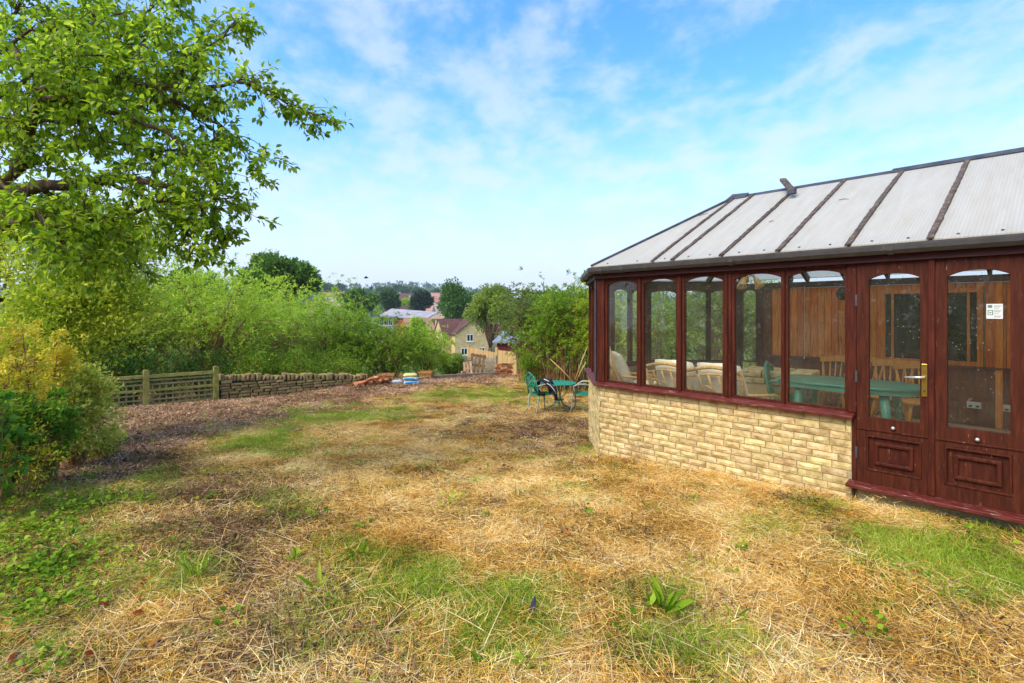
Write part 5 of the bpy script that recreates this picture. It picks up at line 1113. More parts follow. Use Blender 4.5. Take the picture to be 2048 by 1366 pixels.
for k, (px, Y, pt, pb, wp, lab) in enumerate(((655, 520, 571, 592, 26, 'dark tree on the far hillside, leftmost of the skyline clump'), (677, 540, 571, 592, 24, 'dark tree on the far hillside, second of the skyline clump'), (695, 300, 588, 606, 30, 'round far tree left of the distant hill foot'), (768, 480, 576, 598, 34, 'far tree just right of the distant hill top'), (795, 500, 573, 600, 20, 'far pointed tree right of the distant hill'), (815, 470, 578, 598, 30, 'far tree behind the bright green bush'), (835, 450, 576, 600, 22, 'far tree rising left of the cedar'), (872, 430, 582, 606, 20, 'far dark tree right of the cedar'), (1000, 300, 574, 612, 60, 'far tree behind the pale feathery tree'), (1150, 250, 592, 630, 90, 'far tree on the skyline left of the conservatory gutter'), (1090, 240, 596, 628, 70, 'far tree low on the skyline behind the right-hand shrubs'))):
    tr('far_tree', px, Y, pt, pb, wp, 2200, Y * .0072, 'hill', lab, seed=20 + k, r0=.5, lobes=14, group='trees on the far hillside')
# wooded distant hill and woods: one mass
def woods():
    g = np.random.default_rng(77); n = 2600
    y = g.uniform(300, 1500, n); x = g.uniform(-1.05, .9, n) * y
    keep = (fbm(x, y, 1 / 90.0, 5, 3) > .50) | ((np.abs(x + 275) < 260) & (np.abs(y - 1180) < 300))
    x, y = x[keep], y[keep]; z = ground_z(x, y); m = len(x); q = 26
    h = g.uniform(7, 14, m); dd = unit(g.normal(size=(m, q, 3)))
    c = np.stack([x, y, z + h * .55], -1)[:, None]
    p = c + dd * (h[:, None, None] * np.array((.5, .5, .5))) * g.uniform(.55, 1, (m, q, 1)); p = p.reshape(-1, 3); d = dd.reshape(-1, 3) + g.normal(size=(m * q, 3)) * .6
    L_ = np.repeat(h, q) * g.uniform(.3, .5, m * q); tint = np.clip(np.repeat(g.random(m), q) * .6 + .2 + .12 * g.normal(size=m * q), 0, 1)
    o = link('far_woods', leaves_mesh('far_woods', p, d, g.normal(size=(m * q, 3)), L_, L_ * .8, LM['hill'], tint)); tag(o, 'wooded far hillside and treeline under the horizon', 'woods', kind='stuff')
woods()
# --- shrubs behind the trellis and the wall
sh_(420, 15.4, 556, 270, 26000, .085, 'willow', 'light green feathery shrub with a forked trunk behind the fence post', seed=1, stems=26, twigs=700, top=.68, stem_r=.045, spread=.95, sprays=.16, depth=1.7)
sh_(575, 17.5, 640, 230, 9000, .08, 'bush', 'brown twiggy shrub behind the middle of the stone wall', seed=2, stems=60, twigs=1500, top=.6, sprays=.13, bare=.5)
sh_(600, 22, 592, 190, 16000, .10, 'willow', 'light green shrub behind the twiggy one, below the tall oak', seed=3, stems=24, twigs=250, top=.5, sprays=.14)
sh_(690, 18.2, 600, 150, 20000, .09, 'bush', 'tall green shrub at the end of the stone wall', seed=4, stems=30, twigs=320, top=.40, sprays=.13)
sh_(775, 18.6, 636, 150, 20000, .09, 'bush', 'green shrub behind the bricks and the sacks', seed=5, stems=30, twigs=300, top=.36, sprays=.13)
sh_(852, 20.3, 656, 110, 15000, .09, 'willow', 'light green shrub left of the grey fence panel', seed=6, stems=24, twigs=160, top=.3, sprays=.13)
sh_(905, 21.5, 706, 60, 6000, .08, 'bush', 'low leafy bush beside the grey fence panel', seed=7, stems=14, twigs=80, top=.2, lean=0)
sh_(255, 15.0, 585, 200, 22000, .09, 'bush', 'dense dark shrub behind the left trellis panel', seed=8, stems=30, twigs=300, top=.42, sprays=.12)
sh_(340, 18.5, 575, 180, 14000, .10, 'willow', 'light shrub at the back between the dark shrub and the forked one', seed=9, stems=20, twigs=150, top=.4, sprays=.14)
sh_(495, 20, 610, 160, 13000, .10, 'willow', 'light green shrub behind the right side of the forked shrub', seed=10, stems=20, twigs=150, top=.4, sprays=.14)
sh_(120, 14.0, 560, 200, 15000, .10, 'yel', 'yellow-green shrub behind the variegated small tree', seed=11, stems=24, twigs=200, top=.35, sprays=.12)
sh_(-20, 13.0, 622, 190, 12000, .11, 'bush', 'green shrub at the left edge behind the golden bush', seed=12, stems=24, twigs=160, top=.35)
sh_(150, 21, 520, 260, 13000, .16, 'oak', 'tall dark hedge shrub at the back behind the pale shed', seed=13, stems=22, twigs=120, top=.3)
# --- shrubs right of the middle and behind the conservatory
sh_(1072, 16.6, 578, 100, 20000, .085, 'olive', 'grey-green shrub with bare brown stems behind the left garden chair', seed=14, stems=80, twigs=360, top=.36, foot=.7, stem_r=.014, bare=.25, sprays=.13, depth=.8)
sh_(1135, 15.2, 576, 125, 25000, .085, 'bush', 'bright green shrub with tall brown stems behind the garden table', seed=15, stems=90, twigs=420, top=.34, foot=.75, stem_r=.014, bare=.25, sprays=.13, depth=.9)
sh_(1060, 15.2, 712, 55, 3500, .07, 'bush', 'small leafy bush at the foot of the grey-green shrub', seed=16, stems=12, twigs=40, top=.2)
sh_(1215, 14.6, 560, 130, 14000, .09, 'yel', 'yellow-green shrub seen through the leftmost arched windows', seed=17, stems=30, twigs=180, top=.3, sprays=.12)
sh_(1320, 14.4, 568, 160, 14000, .09, 'bush', 'green shrub seen through the third arched window', seed=18, stems=30, twigs=180, top=.3, sprays=.12)
sh_(1430, 14.0, 566, 150, 13000, .09, 'olive', 'grey-green shrub seen through the fourth arched window', seed=19, stems=30, twigs=180, top=.3, sprays=.12)
sh_(1530, 13.8, 560, 140, 11000, .09, 'bush', 'green shrub behind the far corner of the conservatory', seed=20, stems=26, twigs=120, top=.3)
for k, (px0, py0, px1, py1, Y) in enumerate(((1100, 718, 1148, 766, 14.2), (1176, 690, 1150, 760, 14.0), (1150, 768, 1172, 724, 13.9))):
    a, b_ = P(px0, py0, Y), P(px1, py1, Y - .2); mb = MB(); mb.tube([(0, 0, 0), (b_ - a) * .5 + Vector((0, 0, .03)), b_ - a], [.012, .014, .010], 5)
    tag(mb.build('bare_branch', M['rattan'], None, True, a), ('pale bare branch slanting down to the right behind the garden table', 'pale bare branch slanting down to the left beside the conservatory corner', 'short pale branch rising behind the right garden chair')[k], 'branch')
for k, (px, Y, py, wp) in enumerate(((215, 13.2, 712, 110), (330, 13.9, 716, 120), (425, 14.3, 722, 90))):
    sh_(px, Y, py, wp, 6000, .07, 'dark', ('low dark undergrowth behind the left trellis panel', 'low dark undergrowth behind the right trellis panel', 'low dark undergrowth behind the post next to the stone wall')[k], name='undergrowth', seed=60 + k, stems=26, twigs=90, top=.1, depth=.5)
for k, (px, Y, py, wp) in enumerate(((500, 14.6, 716, 110), (590, 15.2, 708, 120), (668, 15.8, 704, 100))):
    sh_(px, Y, py, wp, 7000, .075, 'bush', ('low green bush spilling over the stone wall next to the fence post', 'low green bush spilling over the middle of the stone wall', 'low green bush behind the far end of the stone wall')[k], name='low_bush', seed=70 + k, stems=30, twigs=160, top=.15, depth=.75, foot=.5)
def hedge():
    # tall hedge down the left side of the garden, outside the picture but mirrored in the panes
    g = np.random.default_rng(9); n = 26000; s = g.uniform(0, 30, n); x = -15 + .30 * s + g.normal(size=n) * .9; y = 2.5 - s * .8 + g.normal(size=n) * .6; h = 5.2 + 1.6 * fbm(x, y, .35, 8, 3) * 2 - 1.6
    z = h * g.random(n) ** .7; L_ = g.uniform(.2, .4, n)
    o = link('garden_hedge', leaves_mesh('garden_hedge', np.stack([x, y, z], -1), g.normal(size=(n, 3)) + np.array((.5, .4, 0)), g.normal(size=(n, 3)) + np.array((0, 0, .6)), L_, L_ * .6, LM['bush'], np.clip(.45 + .25 * g.normal(size=n), 0, 1))); tag(o, 'tall hedge down the side of the garden mirrored in the panes', 'hedge', kind='stuff')
hedge()
# --- left bank: small tree, golden bush, glossy bush, variegated shrub
sh_(20, 6.4, 600, 190, 12000, .06, 'yel', 'yellow-green bush at the very left edge behind the golden bush', seed=37, stems=26, twigs=160, top=.25, foot=.4)
sh_(-150, 4.2, 720, 230, 7000, .06, 'bush', 'green bush round the foot of the pear trunk at the left edge', seed=38, stems=24, twigs=140, top=.2, foot=.4)
def small_tree():
    x, y = X_(118, 7.6), 7.6; z0 = gz(x, y); t = empty('small_tree', (x, y, z0), 0, 'small tree with a leaning brown trunk and variegated leaves', 'tree'); g = np.random.default_rng(61)
    q = lambda px, py, Y=7.6: np.array(P(px, py, Y)) - np.array((x, y, z0))
    tk = [q(112, 800), q(124, 730), q(140, 660), q(152, 590), q(158, 520), q(175, 455)]
    MB().tube([Vector(p) for p in tk], [.085, .08, .07, .055, .045, .03], 9).build('trunk', M['bark'], t, True)
    br = MB(); ends = []
    for k in range(34):
        i = g.integers(2, 6); s = tk[i] * .6 + tk[i - 1] * .4; a = g.uniform(0, 6.28); e = s + np.array((math.cos(a) * g.uniform(.3, 1.05), math.sin(a) * g.uniform(.3, .9), g.uniform(-.15, .5)))
        br.tube([Vector(s), Vector((s + e) / 2 + np.array((0, 0, .1))), Vector(e)], [.022, .014, .005], 5); ends += [e, (s + e * 2) / 3]
    br.build('branches', M['bark'], t, True); ends = np.array(ends + [q(px, py, Y) for px, py, Y in ((250, 470, 7.6), (275, 540, 7.8), (265, 600, 7.8), (240, 650, 7.5), (90, 480, 7.4), (60, 560, 7.4), (210, 690, 7.7), (285, 500, 8), (200, 430, 7.6), (130, 430, 7.6), (280, 620, 8.0))])
    n = 26000; i = g.integers(len(ends), size=n); pos = ends[i] + g.normal(size=(n, 3)) * np.array((.20, .20, .15)); d = g.normal(size=(n, 3)) + np.array((0, 0, -.3)); L_ = .062 * g.uniform(.6, 1.3, n)
    o = link('crown', leaves_mesh('crown', pos, d, g.normal(size=(n, 3)) * .6 + np.array((0, 0, .8)), L_, L_ * .55, LM['yel'], np.clip(.5 + .25 * g.normal(size=n) + .3 * (g.random(len(ends))[i] - .5), 0, 1)), t); o['kind'] = 'stuff'
small_tree()
sh_(26, 4.9, 622, 96, 4200, .042, 'gold', 'golden yellow small-leaved bush at the left edge', seed=30, stems=26, twigs=220, top=.55, wl=.4, name='golden_bush', depth=.36, stem_r=.010, sprays=.12)
sh_(92, 5.6, 640, 80, 4500, .042, 'gold', 'golden spray bush leaning right beside the small tree trunk', seed=31, stems=16, twigs=140, top=.6, wl=.4, name='golden_bush', depth=.3, stem_r=.010, sprays=.12)
sh_(86, 4.8, 765, 74, 5500, .05, 'glossy', 'dark glossy green bush below the golden bush', seed=32, stems=22, twigs=120, top=.25, wl=.38, name='glossy_bush', depth=.34, stem_r=.010)
sh_(-14, 3.9, 760, 90, 700, .06, 'maple', 'broad-leaved green bush at the left edge in front of the golden bush', seed=33, stems=12, twigs=60, top=.35, wl=.85, name='maple_bush', depth=.3, stem_r=.008, style=1)
sh_(155, 5.9, 730, 110, 10000, .05, 'varieg', 'variegated twiggy shrub standing before the left end of the trellis', seed=34, stems=30, twigs=260, top=.35, wl=.55, bare=.3, name='variegated_shrub', stem_r=.010)
sh_(205, 6.4, 850, 80, 2000, .04, 'varieg', 'low variegated sprigs at the foot of the twiggy shrub', seed=35, stems=16, twigs=80, top=.2, wl=.55, name='variegated_shrub', stem_r=.006)
sh_(60, 4.5, 850, 90, 900, .034, 'gold', 'low golden sprigs under the glossy bush', seed=36, stems=10, twigs=40, top=.2, wl=.4, name='golden_bush', depth=.25, stem_r=.006)
tree('copper_tree', X_(-30, 12), 12, 4.3, (1.1, 1.0, 1.2), 4500, .11, 'copper', 'dark copper-leaved tree at the left edge above the pale shed', seed=40, r0=.12, lobes=16)
# --- the large pear tree overhanging from the left
def pear():
    g = np.random.default_rng(5); bx, by = -5.3, 4.7; z0 = gz(bx, by)
    t = empty('pear_tree', (bx, by, z0), 0, 'large overhanging pear tree with long arching branches at the upper left', 'tree'); o_ = np.array((bx, by, z0))
    q = lambda px, py, Y: np.array(P(px, py, Y)) - o_
    fork = q(-95, 455, 4.75)
    MB().tube([Vector((0, 0, -.15)), Vector((.02, 0, .6)), Vector((.1, .02, 1.3)), Vector(fork * .6 + np.array((.0, 0, .75))), Vector(fork)], [.19, .16, .15, .13, .12], 12).build('trunk', M['bark'], t, True)
    Ls = [([(-95, 455, 4.75), (-20, 392, 4.7), (30, 345, 4.7), (40, 300, 4.85), (34, 240, 5.0), (60, 180, 5.2), (110, 90, 5.4), (180, 10, 5.6)], .060),
          ([(-20, 420, 4.6), (80, 470, 4.8), (180, 490, 5.0), (260, 470, 5.1)], .022),
          ([(-60, 330, 4.9), (30, 260, 4.6), (110, 230, 4.5), (180, 250, 4.5)], .018),
          ([(-40, 140, 5.0), (60, 60, 4.7), (150, 60, 4.7), (230, 30, 4.8)], .018),
          ([(-60, 300, 4.6), (40, 400, 4.3), (120, 470, 4.5), (180, 520, 4.8)], .018),
          ([(-40, 230, 4.5), (60, 150, 4.3), (160, 110, 4.4), (250, 110, 4.5), (330, 140, 4.6)], .018),
          ([(-20, 400, 4.7), (78, 372, 4.6), (150, 366, 4.55), (212, 360, 4.5), (262, 355, 4.5), (341, 374, 4.5), (400, 416, 4.5), (440, 468, 4.55)], .060),
          ([(-60, 70, 5.2), (0, 88, 5.0), (70, 128, 4.9), (150, 148, 4.8), (215, 150, 4.8), (290, 172, 4.8), (360, 210, 4.9), (430, 262, 4.9)], .045),
          ([(52, 300, 4.75), (75, 182, 4.7), (160, 162, 4.7), (250, 166, 4.6), (341, 172, 4.6), (400, 176, 4.7), (490, 166, 4.8), (545, 192, 4.9), (600, 215, 5.0), (630, 232, 5.0)], .034),
          ([(40, 330, 4.75), (75, 200, 4.5), (140, 195, 4.4), (250, 236, 4.4), (330, 262, 4.4), (400, 325, 4.4), (440, 380, 4.4)], .036),
          ([(341, 200, 4.7), (410, 232, 4.8), (450, 258, 4.8), (480, 300, 4.8), (505, 325, 4.85)], .020),
          ([(250, 236, 4.6), (348, 158, 4.7), (396, 112, 4.8), (440, 78, 4.85), (471, 36, 4.9)], .022),
          ([(-60, 470, 4.7), (60, 440, 4.5), (150, 432, 4.4), (232, 440, 4.4), (330, 400, 4.4), (400, 392, 4.5), (460, 398, 4.6)], .040),
          ([(212, 360, 4.5), (300, 402, 4.4), (360, 450, 4.4), (372, 492, 4.4)], .020),
          ([(55, 240, 4.85), (110, 130, 5.4), (170, 40, 5.6), (260, -40, 5.8)], .030),
          ([(-80, 250, 5.2), (20, 40, 5.4), (60, -50, 5.5)], .030),
          ([(90, 180, 5.0), (200, 90, 5.1), (280, 40, 5.2), (335, -10, 5.2)], .028),
          ([(150, 148, 4.8), (230, 95, 5.0), (300, 70, 5.0), (360, 110, 5.0)], .020),
          ([(30, 345, 4.7), (120, 300, 5.1), (200, 280, 5.3), (300, 300, 5.3), (360, 300, 5.2), (430, 330, 5.1)], .032),
          ([(78, 372, 4.6), (140, 420, 4.9), (210, 470, 5.0), (260, 520, 5.1)], .026),
          ([(0, 390, 4.7), (60, 420, 4.2), (110, 470, 4.1), (150, 520, 4.2)], .026)]
    pts = []; twb = MB()
    for li, (pl, r) in enumerate(Ls):
        v = [q(*p) for p in pl]; m = len(v); fine = []
        for k in range(m - 1):
            for s in range(4): fine.append(v[k] + (v[k + 1] - v[k]) * s / 4 + (g.normal(size=3) * .012 if s else 0))
        fine.append(v[-1]); rr = [max(r * (1 - .88 * i / (len(fine) - 1)), .004) for i in range(len(fine))]
        MB().tube([Vector(p) for p in fine], rr, 8).build('branch', M['bark'], t, True)
        for i in range(max(2, int(len(fine) * .22)), len(fine)):
            pts.append((fine[i], unit(fine[i] - fine[i - 1]), np.linalg.norm(fine[i] - fine[i - 1]), i / len(fine)))
    LP, LD = [], []
    def leaf_cluster(p, d, m):
        for _ in range(m):
            e = unit(g.normal(size=3) * .9 + d * .7 + np.array((0, 0, -.45))); LP.append(p + g.normal(size=3) * .010 + e * .02); LD.append(e)
    def twig(p, d, l, r, depth):
        n = max(3, int(l / .07)); a = [p]; dd = d.copy()
        for k in range(n): dd = unit(dd + g.normal(size=3) * .16 + np.array((0, 0, -.045))); a.append(a[-1] + dd * l / n)
        twb.tube([Vector(x) for x in a], [max(r * (1 - .75 * i / n), .0018) for i in range(n + 1)], 4)
        for k in range(1, n + 1):
            if g.random() < .92: leaf_cluster(a[k], dd, g.integers(2, 5))
            if depth and g.random() < .42: twig(a[k], unit(dd + g.normal(size=3) * .8), l * g.uniform(.3, .6), r * .6, depth - 1)
        leaf_cluster(a[-1], dd, 4)
    for p, d, sl, f in pts:
        for _ in range(g.poisson(sl / .044)):
            w_ = unit(d * .8 + g.normal(size=3) * .75 + np.array((.25, 0, .05))); twig(p + d * g.uniform(0, sl), w_, g.uniform(.16, .48) * (1.3 - .8 * f), .006, 1)
        if g.random() < .7: leaf_cluster(p, d, 3)
    twb.build('twigs', M['bark'], t)
    LP, LD = np.array(LP), np.array(LD); n = len(LP); print('pear leaves', n)
    Ln = .062 * g.uniform(.6, 1.3, n); nr = g.normal(size=(n, 3)) * .45 + np.array((0, 0, .9)); tint = np.clip(.45 + .24 * g.normal(size=n), 0, 1)
    # the leaves that show largest are single parts, the rest one mass
    W_ = LP + o_; px = CX + F * W_[:, 0] / W_[:, 1]; py = HY - F * (W_[:, 2] - CZ) / W_[:, 1]
    vis = np.where((px > 5) & (py > 5) & (px < 700), Ln / W_[:, 1], 0); order = np.argsort(-vis); own = order[:260]; rest = np.setdiff1d(np.arange(n), own)
    o = link('crown', leaves_mesh('crown', LP[rest], LD[rest], nr[rest], Ln[rest], Ln[rest] * .52, LM['pear'], tint[rest], 1), t); o['kind'] = 'stuff'
    base = [leaves_mesh('leaf', np.zeros((1, 3)), np.array([[1., 0, 0]]), np.array([[0., 0, 1]]), 1.0, .52, LM['pear'], np.array([tt]), 1) for tt in (.2, .4, .55, .7, .9)]
    for i in own:
        d = Vector(unit(LD[i])); s = d.cross(Vector(nr[i])).normalized(); u = s.cross(d); mw = Matrix((d, -s, u)).transposed().to_4x4() if False else Matrix(((d.x, -s.x, u.x), (d.y, -s.y, u.y), (d.z, -s.z, u.z))).to_4x4()
        lo = bpy.data.objects.new('leaf', base[int(tint[i] * 4.99)]); C.objects.link(lo); lo.parent = t; lo.matrix_local = Matrix.Translation(Vector(LP[i])) @ mw @ Matrix.Scale(float(Ln[i]), 4)
    # a few small green pears
    pm = surf('young_pear', [(92, 110, 40), (120, 134, 60)], 9, .5, .1)
    pe = MB().lathe([(.002, .03), (.006, .026), (.011, .012), (.014, 0), (.010, -.012), (.003, -.016)], 8).mesh('young_fruit', pm, True)
    for k in range(24): i = own[g.integers(len(own))]; link('young_fruit', pe, t, Vector(LP[i] + np.array((0, 0, -.02))))
pear()
# ------------------------------------------------------------------ lawn: dry straw, green grass, chippings, weeds, litter
def scatter(name, P3, rz, scl, idx, meshes, label, cat, tilt=None):
    n = len(P3); me = bpy.data.meshes.new(name); me.vertices.add(n); me.vertices.foreach_set('co', np.asarray(P3, dtype=np.float32).ravel())
    rot = np.zeros((n, 3), dtype=np.float32); rot[:, 2] = rz
    if tilt is not None: rot[:, 0] = tilt[:, 0]; rot[:, 1] = tilt[:, 1]
    a = me.attributes.new('rotv', 'FLOAT_VECTOR', 'POINT'); a.data.foreach_set('vector', rot.ravel())
    a = me.attributes.new('scl', 'FLOAT', 'POINT'); a.data.foreach_set('value', np.asarray(scl, dtype=np.float32))
    a = me.attributes.new('idx', 'INT', 'POINT'); a.data.foreach_set('value', np.asarray(idx, dtype=np.int32))
    me.update(); o = link(name, me)
    col = bpy.data.collections.new(name + '_clumps')
    for i, m in enumerate(meshes): col.objects.link(bpy.data.objects.new('%s_clump_%02d' % (name, i), m))
    ng = bpy.data.node_groups.new(name, 'GeometryNodeTree'); ng.interface.new_socket('Geometry', in_out='INPUT', socket_type='NodeSocketGeometry'); ng.interface.new_socket('Geometry', in_out='OUTPUT', socket_type='NodeSocketGeometry')
    gi = ng.nodes.new('NodeGroupInput'); go = ng.nodes.new('NodeGroupOutput'); ip = ng.nodes.new('GeometryNodeInstanceOnPoints'); ci = ng.nodes.new('GeometryNodeCollectionInfo')
    ci.inputs['Collection'].default_value = col; ci.inputs['Separate Children'].default_value = True; ci.inputs['Reset Children'].default_value = True
    def na(nm, ty):
        q = ng.nodes.new('GeometryNodeInputNamedAttribute'); q.data_type = ty; q.inputs['Name'].default_value = nm; return q.outputs['Attribute']
    lk = ng.links; lk.new(gi.outputs[0], ip.inputs['Points']); lk.new(ci.outputs[0], ip.inputs['Instance']); ip.inputs['Pick Instance'].default_value = True
    lk.new(na('idx', 'INT'), ip.inputs['Instance Index']); lk.new(na('rotv', 'FLOAT_VECTOR'), ip.inputs['Rotation']); lk.new(na('scl', 'FLOAT'), ip.inputs['Scale']); lk.new(ip.outputs[0], go.inputs[0])
    md = o.modifiers.new('clumps', 'NODES'); md.node_group = ng
    return tag(o, label, cat, kind='stuff')
GM = {
 'straw': leafmat('dry_straw', [(136, 90, 30), (212, 158, 62), (240, 198, 106), (246, 226, 164)], .15, .8, True, .1),
 'stalk': leafmat('pale_stalk', [(150, 112, 66), (198, 164, 110), (228, 204, 158)], .05, .75, True, .15),
 'green': leafmat('green_grass', [(86, 116, 18), (142, 166, 36), (188, 198, 80)], .35, .6, True, .2),
 'chip': leafmat('wood_chip', [(100, 74, 52), (168, 128, 96), (212, 174, 138)], 0, .9, True, .1),
 'litter': leafmat('brown_litter', [(60, 42, 28), (106, 78, 52), (166, 128, 88)], .1, .9, True, .1),
 'weed': leafmat('weed_leaf', [(72, 108, 14), (124, 158, 30), (170, 190, 60)], .4, .6, True, .12),
 'fallen': leafmat('fallen_leaf', [(96, 40, 16), (150, 70, 26), (176, 110, 60)], .2, .8, True, .15),
}
def blades(seed, n, rad, lmin, lmax, w, elev, mat, curl=.3, nm='clump', seg=2, tlo=0., thi=1., dirb=None):
    g = np.random.default_rng(seed); r = rad * np.sqrt(g.random(n)); a = g.uniform(0, 6.283, n)
    base = np.stack([r * np.cos(a), r * np.sin(a), np.zeros(n)], -1); L_ = g.uniform(lmin, lmax, n); el = np.radians(g.uniform(elev[0], elev[1], n))
    az = g.uniform(0, 6.283, n) if dirb is None else g.normal(dirb, .5, n) + np.where(g.random(n) < .5, math.pi, 0)
    d = np.stack([np.cos(az) * np.cos(el), np.sin(az) * np.cos(el), np.sin(el)], -1); sd = np.stack([-np.sin(az), np.cos(az), g.normal(size=n) * .4], -1); sd = unit(sd)
    W_ = w * g.uniform(.6, 1.4, n); z0 = g.uniform(.0, .018, n) if elev[1] < 40 else np.full(n, -.01); base[:, 2] = z0
    side = np.stack([-np.sin(az), np.cos(az), np.zeros(n)], -1) * (g.normal(size=n) * curl * .5)[:, None]
    vs = []
    for k in range(seg + 1):
        f = k / seg; c = base + d * (L_ * f)[:, None] + side * (L_ * f * f)[:, None] - np.array((0, 0, 1)) * (L_ * curl * f * f * (np.sin(el) > .25) * .6)[:, None]
        c[:, 2] = np.maximum(c[:, 2], .001); ww = W_ * (1 - .75 * f)
        vs += [c - sd * ww[:, None] / 2, c + sd * ww[:, None] / 2]
    k = 2 * (seg + 1); v = np.stack(vs, 1).reshape(-1, 3); f = np.array([[2 * i, 2 * i + 1, 2 * i + 3, 2 * i + 2] for i in range(seg)])
    fc = (np.arange(n)[:, None, None] * k + f[None]).reshape(-1, 4)
    return np_mesh(nm, v, fc, mat, False, np.repeat(np.clip(g.uniform(tlo, thi, n), 0, 1), k))
def chips(seed, n, rad, smin, smax, mat, nm='clump', asp=.35, up=.35):
    g = np.random.default_rng(seed); r = rad * np.sqrt(g.random(n)); a = g.uniform(0, 6.283, n); c = np.stack([r * np.cos(a), r * np.sin(a), g.uniform(.004, .03, n)], -1)
    d = unit(np.stack([np.cos(a * 5.1 + seed), np.sin(a * 5.1 + seed), g.normal(size=n) * up], -1)); nr = unit(g.normal(size=(n, 3)) * up + np.array((0, 0, 1))); s = unit(np.cross(d, nr)); L_ = g.uniform(smin, smax, n)[:, None]; W_ = L_ * g.uniform(asp * .5, asp * 1.3, n)[:, None]; u = np.cross(s, d)
    v = np.stack([c - d * L_ / 2 - s * W_ / 2, c + d * L_ / 2 - s * W_ / 2 * .8, c + d * L_ / 2 + s * W_ / 2, c - d * L_ / 2 + s * W_ / 2 * .7, c + u * W_ * .3], 1).reshape(-1, 3)
    f = np.array([[0, 1, 4], [1, 2, 4], [2, 3, 4], [3, 0, 4]]); fc = (np.arange(n)[:, None, None] * 5 + f[None]).reshape(-1, 3)
    return np_mesh(nm, v, fc, mat, False, np.repeat(g.random(n), 5))
def rosette(seed, n, L0, W0, mat, elev=(15, 60), stem=.0):
    g = np.random.default_rng(seed); a = g.uniform(0, 6.283, n); el = np.radians(g.uniform(elev[0], elev[1], n)); d = np.stack([np.cos(a) * np.cos(el), np.sin(a) * np.cos(el), np.sin(el)], -1)
    pos = np.stack([np.cos(a), np.sin(a), np.zeros(n)], -1) * g.uniform(0, stem + .01, n)[:, None] + np.array((0, 0, 1)) * g.uniform(0, .02 + stem * .5, n)[:, None]
    L_ = L0 * g.uniform(.5, 1.2, n); return leaves_mesh('clump', pos, d, np.tile(np.array([[0, 0, 1.]]), (n, 1)) + g.normal(size=(n, 3)) * .3, L_, W0 / L0 * L_, mat, g.random(n), 1)
g = np.random.default_rng(11)
def field(n, ymin, ymax, pw=1.0):
    """random ground points in the part of the garden that can be seen, denser near the eye"""
    u = g.random(n); y = ymin + (ymax - ymin) * u ** pw; x = g.uniform(-1.12, 1.12, n) * (y + .4); return x, y
def proj(x, y):
    z = ground_z(x, y); return CX + F * x / y, HY - F * (z - CZ) / y
def ell(px, py, lst):
    r = np.zeros_like(px)
    for cx, cy, rx, ry, s in lst: r = np.maximum(r, s * np.exp(-(((px - cx) / rx) ** 2 + ((py - cy) / ry) ** 2) * .9))
    return r
def free(x, y):
    """outside the conservatory and on the garden side of the wall"""
    dx_, dy_ = x - C0.x, y - C0.y; u = dx_ * .678 - dy_ * .735; v = dx_ * .735 + dy_ * .678
    ins = (v > -.03) & (u > -1.2) & (u + v > -.05)
    e = (y - 11.5) - (x + 8.1) * .874
    return (~ins) & ((e < -.02) | (x > -3.6)) & (y < 19)
# patches described where they lie on the lawn (photo rows and columns of their centres)
GREEN = [(620, 828, 150, 26, .8), (520, 895, 70, 24, 1.0), (560, 870, 60, 18, .6), (930, 790, 120, 16, .9), (800, 800, 60, 12, .4), (800, 1180, 150, 70, .8), (980, 1230, 120, 60, 1.1), (1060, 1240, 60, 60, 1.1), (900, 1330, 160, 50, .8), (690, 1110, 80, 40, .7), (560, 1015, 90, 30, .5), (370, 1150, 60, 50, 1.0), (600, 1280, 40, 60, .7), (1880, 1110, 130, 40, 1.0), (1990, 1170, 120, 40, .9), (1780, 1080, 80, 30, .6), (1740, 985, 90, 12, .6), (1560, 1050, 90, 24, .7), (1330, 1200, 60, 30, .7), (1400, 1290, 120, 50, .6), (1250, 900, 90, 10, .7), (270, 970, 60, 24, .7), (1760, 1230, 90, 30, .5), (1640, 1020, 60, 14, .7)]
WEED = [(90, 1080, 170, 80, 1.0), (80, 1200, 150, 120, .9), (150, 1000, 150, 50, .9), (60, 1330, 160, 60, .8), (260, 1110, 60, 40, .6), (250, 1260, 90, 80, .55)]
DARK = [(330, 930, 120, 40, .8), (420, 1000, 150, 40, 1.1), (430, 1080, 140, 45, 1.0), (530, 1150, 130, 50, .9), (560, 1230, 110, 40, .8), (430, 1330, 130, 40, .8), (650, 1310, 150, 50, 1.1), (1130, 880, 100, 24, .8), (430, 990, 120, 22, 1.0), (420, 1085, 90, 26, .9), (520, 1150, 90, 34, .8), (680, 1310, 110, 44, 1.0), (1675, 1062, 48, 17, 1.3), (1600, 1003, 34, 12, 1.1), (1100, 870, 130, 36, .8), (930, 862, 90, 20, .5), (790, 945, 90, 14, .5), (1000, 830, 120, 18, .5), (910, 1040, 60, 14, .6), (560, 1180, 90, 30, .6), (1380, 1215, 70, 26, .8), (1200, 1080, 90, 20, .35), (500, 1050, 120, 30, .6)]
CHIPL = [(200, 990), (330, 905), (430, 860), (560, 832), (700, 812), (800, 790), (900, 775), (1000, 760), (1060, 748)]
def chipline(px): return np.interp(px, [c[0] for c in CHIPL], [c[1] for c in CHIPL])
